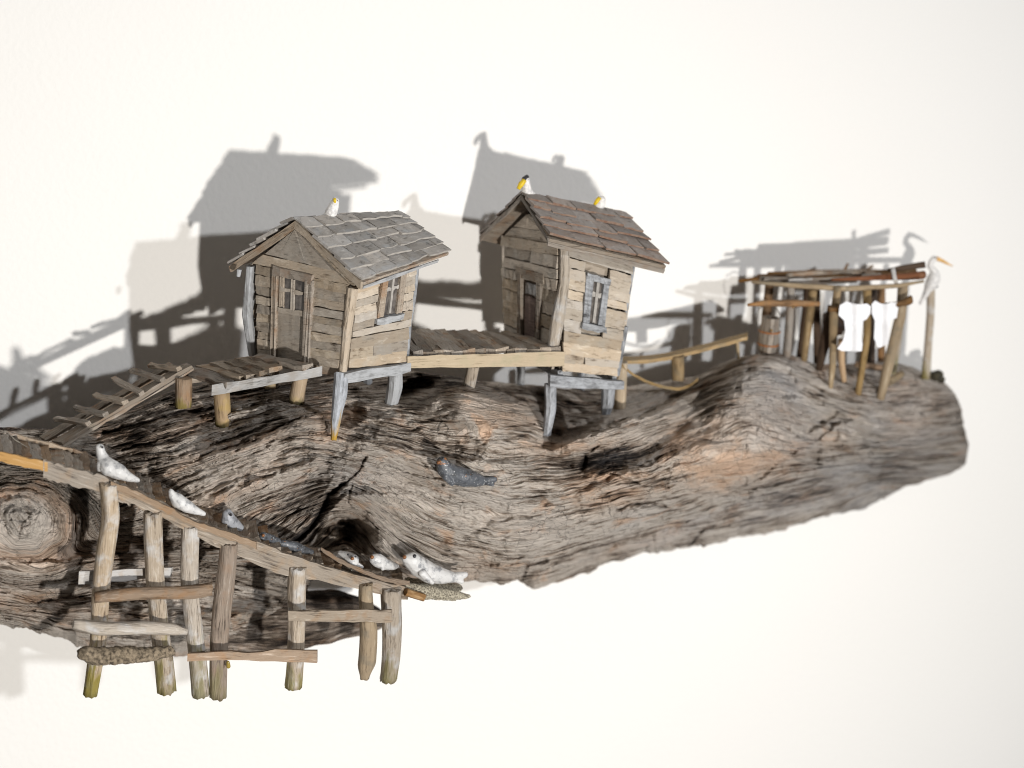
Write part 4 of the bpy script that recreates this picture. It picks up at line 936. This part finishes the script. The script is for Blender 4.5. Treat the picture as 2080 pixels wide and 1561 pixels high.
# rail lying along the far side
plank('rail', P(40, 884, .162), P(150, 911, .166), P(150, 919, .166), P(40, 892, .162), VIEW, .005, 'greybrown', PR)
plank('rail', P(148, 910, .166), P(300, 978, .168), P(300, 987, .168), P(148, 919, .166), VIEW, .004, 'greybrown', PR)
plank('rail', P(296, 976, .168), P(440, 1046, .168), P(440, 1053, .168), P(296, 985, .168), VIEW, .004, 'greybrown', PR)
for pl, mt in (([(220, 982, .207, 17), (222, 1050, .207, 18), (216, 1110, .207, 19), (208, 1200, .206, 18), (200, 1300, .205, 16), (182, 1413, .204, 14)], 'post'),
               ([(313, 1040, .206, 19), (317, 1170, .206, 19), (323, 1280, .205, 18), (337, 1406, .204, 18)], 'post'),
               ([(385, 1068, .205, 18), (388, 1180, .205, 18), (397, 1300, .204, 18), (404, 1414, .203, 18)], 'post'),
               ([(462, 1103, .204, 18), (456, 1200, .204, 19), (447, 1310, .203, 18), (441, 1416, .202, 18)], 'postbrown'),
               ([(608, 1152, .202, 18), (605, 1230, .202, 18), (598, 1330, .201, 17), (594, 1397, .2, 17)], 'post'),
               ([(745, 1186, .199, 14), (745, 1225, .199, 15), (746, 1280, .199, 19), (744, 1345, .198, 18), (742, 1378, .198, 9)], 'ochre'),
               ([(798, 1196, .198, 20), (796, 1260, .198, 20), (792, 1330, .197, 19), (788, 1382, .197, 18)], 'post')):
    p_ = pxstick('post', pl, mt, PR, seg=26, sub=7, rough=.13)
plank('rail', P(168, 1160, .195), P(352, 1152, .195), P(350, 1170, .195), P(164, 1186, .195), VIEW, .006, 'silver', PR, nu=6, jit=.0006)
pxstick('rail', [(192, 1214, .219, 11), (245, 1211, .222, 13), (320, 1206, .221, 13), (390, 1200, .219, 14), (430, 1196, .217, 14)], 'plankbrown', PR, seg=10, rough=.16)
pxstick('rail', [(148, 1270, .220, 11), (200, 1276, .221, 15), (290, 1274, .221, 15), (350, 1280, .219, 12), (380, 1284, .217, 6)], 'palepost', PR, seg=8, rough=.18)
plank('rail', P(383, 1326, .220), P(646, 1318, .216), P(646, 1346, .216), P(383, 1338, .220), VIEW, .005, 'plankbrown', PR, nu=9, jit=.0011)
plank('rail', P(588, 1240, .219), P(797, 1238, .213), P(796, 1262, .213), P(588, 1261, .219), VIEW, .005, 'grey', PR, nu=8, jit=.0006)
bk = blob('bark_rail', chain([(176, 1328, .222, 17), (200, 1335, .222, 19), (250, 1330, .223, 18), (300, 1330, .222, 16), (345, 1323, .22, 12)], .3), 'bark', PR, vox=.0008, smooth_it=2, nz=.0022)
bk['label'] = 'thick rough bark piece laid across the two outer posts'
sh = blob('bark_end', chain([(826, 1194, .192, 11), (868, 1203, .193, 15), (915, 1209, .193, 12), (950, 1212, .193, 5)], .3)+chain([(830, 1182, .172, 9), (880, 1190, .172, 11), (930, 1195, .175, 9)], .3)+chain([(850, 1190, .182, 12), (920, 1200, .183, 11)], .3), 'lichen', PR, vox=.0008, smooth_it=2, nz=.0024)
sh['label'] = 'lichen covered bark plate at the low end of the deck'
pxstick('splinter', [(824, 1203, .2, 9), (862, 1214, .2, 9)], 'twig', PR, square=True, seg=8, sub=3)

gd = blob('glue_drop', chain([(463, 1346, .212, 4), (464, 1354, .212, 5)]), 'glue', PR, vox=.0005)
# ------------------------------------------------------------------ seals
def seal(label, body, material, nose=None, eyes=(), flips=(), nosemat='muzzle', er=3.0):
    a, b, d, r = body[len(body)//2]
    T = thing('seal', P(a, b+r, d), label, 'seal', 'carved seals')
    bl = chain(body)
    for f in flips: bl += chain(f)
    blob('body', bl, material, T, vox=.0005, smooth_it=3, nz=.0005)
    if nose: ball('nose', P(nose[0]+1.5, nose[1]+1, nose[2]-.001), nose[3]*.85*PX(nose[0], nose[2], nose[1]), nosemat, T)
    for e in eyes: ball('eye', P(*e), er*PX(e[0], e[2], e[1]), 'black', T)
    return T
seal('dark grey seal with rusty spots lying on the middle of the driftwood', [(898, 938, .216, 11), (903, 952, .215, 17), (918, 964, .214, 21), (942, 970, .213, 20), (965, 975, .212, 15), (984, 978, .211, 9), (1004, 974, .211, 7)], 'seal_black',
     nose=(889, 939, .220, 5), eyes=[(900, 931, .2195)], flips=[[(984, 978, .211, 7), (1000, 984, .211, 5)], [(905, 968, .219, 8), (918, 982, .219, 6)]])
seal('largest white seal with dark eye on the bark plate at the pier end', [(826, 1136, .196, 10), (838, 1140, .195, 19), (852, 1152, .193, 22), (872, 1164, .191, 22), (897, 1170, .190, 17), (920, 1173, .189, 11), (944, 1168, .188, 7)], 'seal_white',
     nose=(820, 1131, .201, 5), eyes=[(842, 1130, .2055)], flips=[[(858, 1165, .201, 9), (878, 1184, .203, 5)], [(918, 1174, .189, 8), (938, 1182, .190, 5)]], er=4)
seal('white seal pup beside the largest seal, its body trailing right', [(760, 1136, .189, 11), (768, 1139, .188, 15), (780, 1146, .186, 13), (798, 1150, .183, 9), (806, 1150, .181, 5)], 'seal_white',
     nose=(754, 1131, .1935, 5), eyes=[(759, 1123, .193), (771, 1124, .193)], flips=[[(775, 1145, .19, 8), (777, 1156, .191, 4)]], er=2.2)
seal('grey seal pup facing forward behind the deck edge strip, left of the other pup', [(716, 1139, .192, 14), (706, 1135, .188, 15), (692, 1131, .184, 13), (680, 1130, .18, 8)], 'seal_white',
     nose=(714, 1134, .1985, 4.5), eyes=[(707, 1127, .196), (722, 1131, .197)], flips=[[(722, 1146, .19, 7), (735, 1152, .19, 4)]], er=2.2)
seal('tall white seal with raised head at the top of the pier', [(203, 910, .196, 9), (206, 924, .196, 11), (212, 938, .198, 14), (222, 950, .202, 19), (240, 958, .204, 17), (258, 968, .204, 11), (280, 976, .203, 5)], 'seal_white',
     eyes=[(208, 909, .2)], flips=[[(206, 945, .200, 10), (202, 953, .2, 6)]], er=2.5)
seal('white seal with bluish tail second from the top of the pier', [(347, 999, .203, 6), (352, 1008, .203, 10), (362, 1018, .203, 15), (378, 1028, .203, 14), (396, 1037, .203, 9), (414, 1044, .203, 5)], 'seal_white', eyes=[(361, 998, .206)], er=2.5)
seal('small grey seal peeking over the deck edge with one dark eye', [(462, 1044, .19, 11), (464, 1056, .19, 15), (474, 1064, .188, 13), (488, 1072, .186, 8)], 'seal_grey', eyes=[(469, 1046, .1955)], er=3.2)
seal('dark grey seal with rusty face almost hidden behind the deck edge', [(535, 1089, .19, 9), (548, 1094, .188, 9), (566, 1100, .186, 7)], 'seal_black', nose=(533, 1087, .1945, 4))
seal('dark slate seal lying low just below the hidden one', [(575, 1104, .186, 8), (596, 1110, .186, 11), (618, 1117, .185, 8), (634, 1122, .185, 5)], 'seal_black')

# ------------------------------------------------------------------ shelter at the right
SH = thing('shelter', P(1700, 760, .08), 'rustic open shelter of crooked twigs with stick roof at the right end', 'shelter')
for pl, mt in (([(1527, 573, .070, 3.5), (1605, 581, .086, 5), (1715, 587, .101, 5.5), (1825, 580, .104, 4.5), (1876, 572, .104, 3)], 'ochre'),
               ([(1689, 569, .094, 3), (1760, 567, .094, 5), (1830, 562, .093, 7), (1876, 558, .091, 9)], 'redtwig'),
               ([(1803, 549, .080, 3), (1840, 544, .084, 5.5), (1878, 537, .088, 7)], 'darktwig'),
               ([(1545, 568, .066, 6), (1640, 571, .080, 7), (1740, 568, .085, 6)], 'grey'),
               ([(1540, 564, .055, 6), (1630, 562, .06, 8), (1780, 556, .070, 7), (1860, 551, .074, 5)], 'twig'),
               ([(1552, 565, .045, 6), (1700, 558, .05, 9), (1850, 553, .058, 6)], 'grey'),
               ([(1560, 560, .036, 7), (1700, 557, .036, 8), (1860, 553, .034, 6)], 'twig'),
               ([(1600, 560, .075, 5), (1710, 552, .072, 5), (1790, 556, .07, 4)], 'greybrown'),
               ([(1700, 560, .06, 3.5), (1715, 549, .045, 3.5), (1722, 538, .03, 3)], 'twig'), ([(1740, 560, .06, 3), (1762, 549, .045, 3), (1772, 541, .035, 2.5)], 'twig'),
               ([(1500, 572, .05, 3), (1560, 565, .055, 5), (1600, 563, .06, 5)], 'twig')):
    pxstick('roof_stick', pl, mt, SH, seg=8, sub=3, rough=.2)
for (x0, x1, y, d0, d1, mt) in ((1552, 1600, 568, .074, .036, 'grey'), (1602, 1650, 569, .082, .036, 'silver'), (1752, 1790, 561, .09, .05, 'grey')):
    plank('roof_plank', P(x0, y+3, d0), P(x1, y+2, d0), P(x1-6, y-5, d1), P(x0-6, y-4, d1), np.array([0, -.3, 1.0]), .002, mt, SH, nu=4, jit=.0012)
for pl, mt in (([(1563, 578, .066, 9), (1556, 640, .066, 9), (1552, 722, .066, 8)], 'twig'), ([(1605, 575, .084, 8), (1603, 650, .084, 8), (1599, 726, .083, 8)], 'grey'),
               ([(1650, 588, .085, 8), (1645, 640, .085, 8), (1634, 732, .084, 7)], 'ochre'), ([(1640, 585, .052, 9), (1634, 660, .052, 10), (1628, 735, .052, 10)], 'darktwig'),
               ([(1700, 582, .1, 8), (1693, 640, .1, 9), (1692, 740, .1, 7), (1686, 802, .1, 4)], 'ochre'), ([(1688, 622, .085, 9), (1676, 690, .085, 10), (1664, 752, .085, 7)], 'darktwig'),
               ([(1762, 585, .095, 9), (1760, 680, .099, 8), (1742, 802, .101, 7)], 'ochre'), ([(1833, 578, .098, 11), (1827, 645, .098, 12), (1806, 740, .098, 11), (1788, 812, .098, 8)], 'ochre'),
               ([(1771, 585, .05, 11), (1769, 660, .05, 10), (1770, 745, .05, 9)], 'darktwig'), ([(1709, 690, .088, 7), (1710, 735, .088, 7), (1715, 775, .09, 6)], 'fresh'),
               ([(1790, 580, .036, 8), (1788, 745, .036, 8)], 'twig'), ([(1660, 580, .04, 9), (1662, 745, .04, 9)], 'darktwig'), ([(1840, 575, .05, 7), (1828, 680, .055, 6), (1812, 775, .06, 5)], 'post')):
    pxstick('post', pl, mt, SH, seg=9, sub=4, rough=.16)
pxstick('rail', [(1519, 620, .097, 3), (1560, 617, .098, 7), (1620, 616, .099, 8), (1664, 618, .098, 5)], 'twig', SH, seg=8, rough=.2)
pxstick('rail', [(1683, 628, .112, 6), (1705, 628, .109, 5), (1770, 622, .106, 3.5), (1825, 618, .109, 6), (1850, 608, .112, 9)], 'twig', SH, seg=8, rough=.2)
pxstick('brace', [(1805, 775, .085, 9), (1830, 760, .075, 8)], 'ochre', SH, seg=8)
pxstick('brace', [(1740, 742, .07, 6), (1800, 748, .06, 6)], 'twig', SH, seg=8)
pxstick('tie', [(1813, 545, .098, 5), (1818, 565, .102, 5), (1822, 578, .102, 4)], 'silver', SH, seg=8, flat=.4)

def shirt(label, outline, d, tilt):
    pts = np.array(outline, float); c = pts.mean(0)
    n = len(pts); k = PX(c[0], d, c[1])
    # dense outline, thin cloth with a soft fold
    dn = []
    for i in range(n):
        a, b = pts[i], pts[(i+1) % n]
        for q in range(3): dn.append(a+(b-a)*q/3)
    dn = np.array(dn); rings = [1.0, .75, .5, .25]; V = []; m_ = len(dn)
    def dep(p): return d+tilt*(p[1]-pts[:, 1].min())*k+.0022*math.sin((p[0]-c[0])*.16)+.0008*math.sin((p[1]-c[1])*.11)
    for s in (0, 1):
        for rg in rings:
            for p in dn:
                q = c+(p-c)*rg; V.append(P(q[0], q[1], dep(q)-s*.0009))
        V.append(P(c[0], c[1], dep(c)-s*.0009))
    S = len(rings)*m_+1; F = []
    for s in (0, 1):
        o = s*S
        for r in range(len(rings)-1):
            for i in range(m_):
                j = (i+1) % m_; f = (o+r*m_+i, o+r*m_+j, o+(r+1)*m_+j, o+(r+1)*m_+i); F.append(f if s == 0 else f[::-1])
        for i in range(m_):
            f = (o+(len(rings)-1)*m_+i, o+(len(rings)-1)*m_+(i+1) % m_, o+S-1); F.append(f if s == 0 else f[::-1])
    for i in range(m_):
        j = (i+1) % m_; F.append((j, i, S+i, S+j))
    ob = mk('hanging_shirt', V, F, 'cloth', None, smooth=False)
    return tag(ob, label, 'shirt', 'white shirts on the twig rail')
def c3(L): return [(1240+x/2.737, 480+y/2.737) for x, y in L]
shirt('wider white cut-out shirt hanging left on the twig rail of the shelter', c3([(1275, 385), (1312, 363), (1345, 376), (1385, 380), (1425, 375), (1447, 390), (1445, 430), (1425, 462), (1405, 470), (1395, 560), (1402, 600), (1397, 640), (1360, 642), (1330, 638), (1290, 640), (1260, 626), (1290, 590), (1306, 530), (1300, 470), (1268, 440)]), .1145, .02)
shirt('narrower white cut-out shirt hanging right on the twig rail of the shelter', c3([(1452, 378), (1472, 358), (1500, 375), (1530, 378), (1565, 368), (1602, 372), (1600, 400), (1592, 455), (1556, 468), (1548, 530), (1545, 600), (1492, 622), (1465, 570), (1470, 470), (1453, 430)]), .1125, -.18)

# barrel with hoops and wire handle
BR = thing('barrel', P(1558, 716, .082), 'small grey stave barrel with wire handle standing left in the shelter', 'barrel')
b0, b1 = P(1558, 714, .082), P(1566, 645, .082); ax = unit(b1-b0); Lb_ = np.linalg.norm(b1-b0); kb = PX(1560, .082)
e1 = unit(np.cross(ax, np.array([0, 1, .1]))); e2 = np.cross(ax, e1)
def bar_r(t): return (17+4*math.sin(math.pi*min(1, t*1.15)))*kb
for i in range(12):
    a0, a1 = 2*math.pi*i/12+.03, 2*math.pi*(i+1)/12-.03; V = []; F = []
    for j in range(6):
        t = j/5; r = bar_r(t)
        for a, rr in ((a0, r), (a1, r), (a1, r-.0014), (a0, r-.0014)): V.append(b0+ax*Lb_*t+rr*(e1*math.cos(a)+e2*math.sin(a)))
    for j in range(5):
        for q in range(4): F.append((4*j+q, 4*j+(q+1) % 4, 4*j+4+(q+1) % 4, 4*j+4+q))
    F += [(3, 2, 1, 0), (20, 21, 22, 23)]
    mk('stave', V, F, 'grey', BR, frame(np.mean(V, 0), ax, e2))
def hoop(name, t, rr, mt):
    V = []; F = []; nn = 28; r = bar_r(t)+.0004
    for i in range(nn):
        a = 2*math.pi*i/nn; dd = e1*math.cos(a)+e2*math.sin(a)
        for q in range(4):
            b = 2*math.pi*q/4; V.append(b0+ax*(Lb_*t+rr*math.sin(b))+dd*(r+rr*math.cos(b)))
    for i in range(nn):
        for q in range(4): F.append((4*i+q, 4*((i+1) % nn)+q, 4*((i+1) % nn)+(q+1) % 4, 4*i+(q+1) % 4))
    return mk(name, V, F, mt, BR, smooth=True)
hoop('hoop', .22, .0007, 'rust'); hoop('hoop', .6, .0007, 'rust')
V = [b0+ax*Lb_*.05+bar_r(0)*.94*(e1*math.cos(2*math.pi*i/16)+e2*math.sin(2*math.pi*i/16)) for i in range(16)]+[b0+ax*Lb_*.93+bar_r(.93)*.93*(e1*math.cos(2*math.pi*i/16)+e2*math.sin(2*math.pi*i/16)) for i in range(16)]
mk('barrel_head', V, [tuple(range(15, -1, -1)), tuple(range(16, 32))]+[(i, (i+1) % 16, 16+(i+1) % 16, 16+i) for i in range(16)], 'greybrown', BR)
pxstick('handle', [(1542, 668, .083, 1.8), (1536, 648, .083, 1.8), (1541, 628, .083, 1.8), (1556, 618, .083, 1.8), (1574, 622, .083, 1.8), (1586, 642, .083, 1.8), (1584, 664, .083, 1.8)], 'wire', BR, seg=6, sub=6, rough=.02)
ball('nail', P(1567, 672, .082+.0085), .0011, 'brass', BR)
nl_ = ball('brass_nail', P(1611, 625, .0905), .0008, 'brass', SH); nl_.name = 'nail'
DS = blob('round_husk', [(P(1697, 655, .079), (28*kb, .006, 33*kb), None), (P(1692, 650, .077), (22*kb, .008, 24*kb), None)], 'brown', None, vox=.0008, smooth_it=4, nz=.0012)
tag(DS, 'dark brown round husk hanging behind the left white shirt', 'husk')
SN = blob('stone', [(P(1903, 764, .058), (15*kb, .006, 13*kb), None), (P(1894, 768, .056), (10*kb, .005, 8*kb), None), (P(1911, 771, .054), (8*kb, .005, 8*kb), None)], 'stone', None, vox=.0008, smooth_it=2, nz=.0016)
tag(SN, 'small dark mossy stone at the foot of the heron post', 'stone')
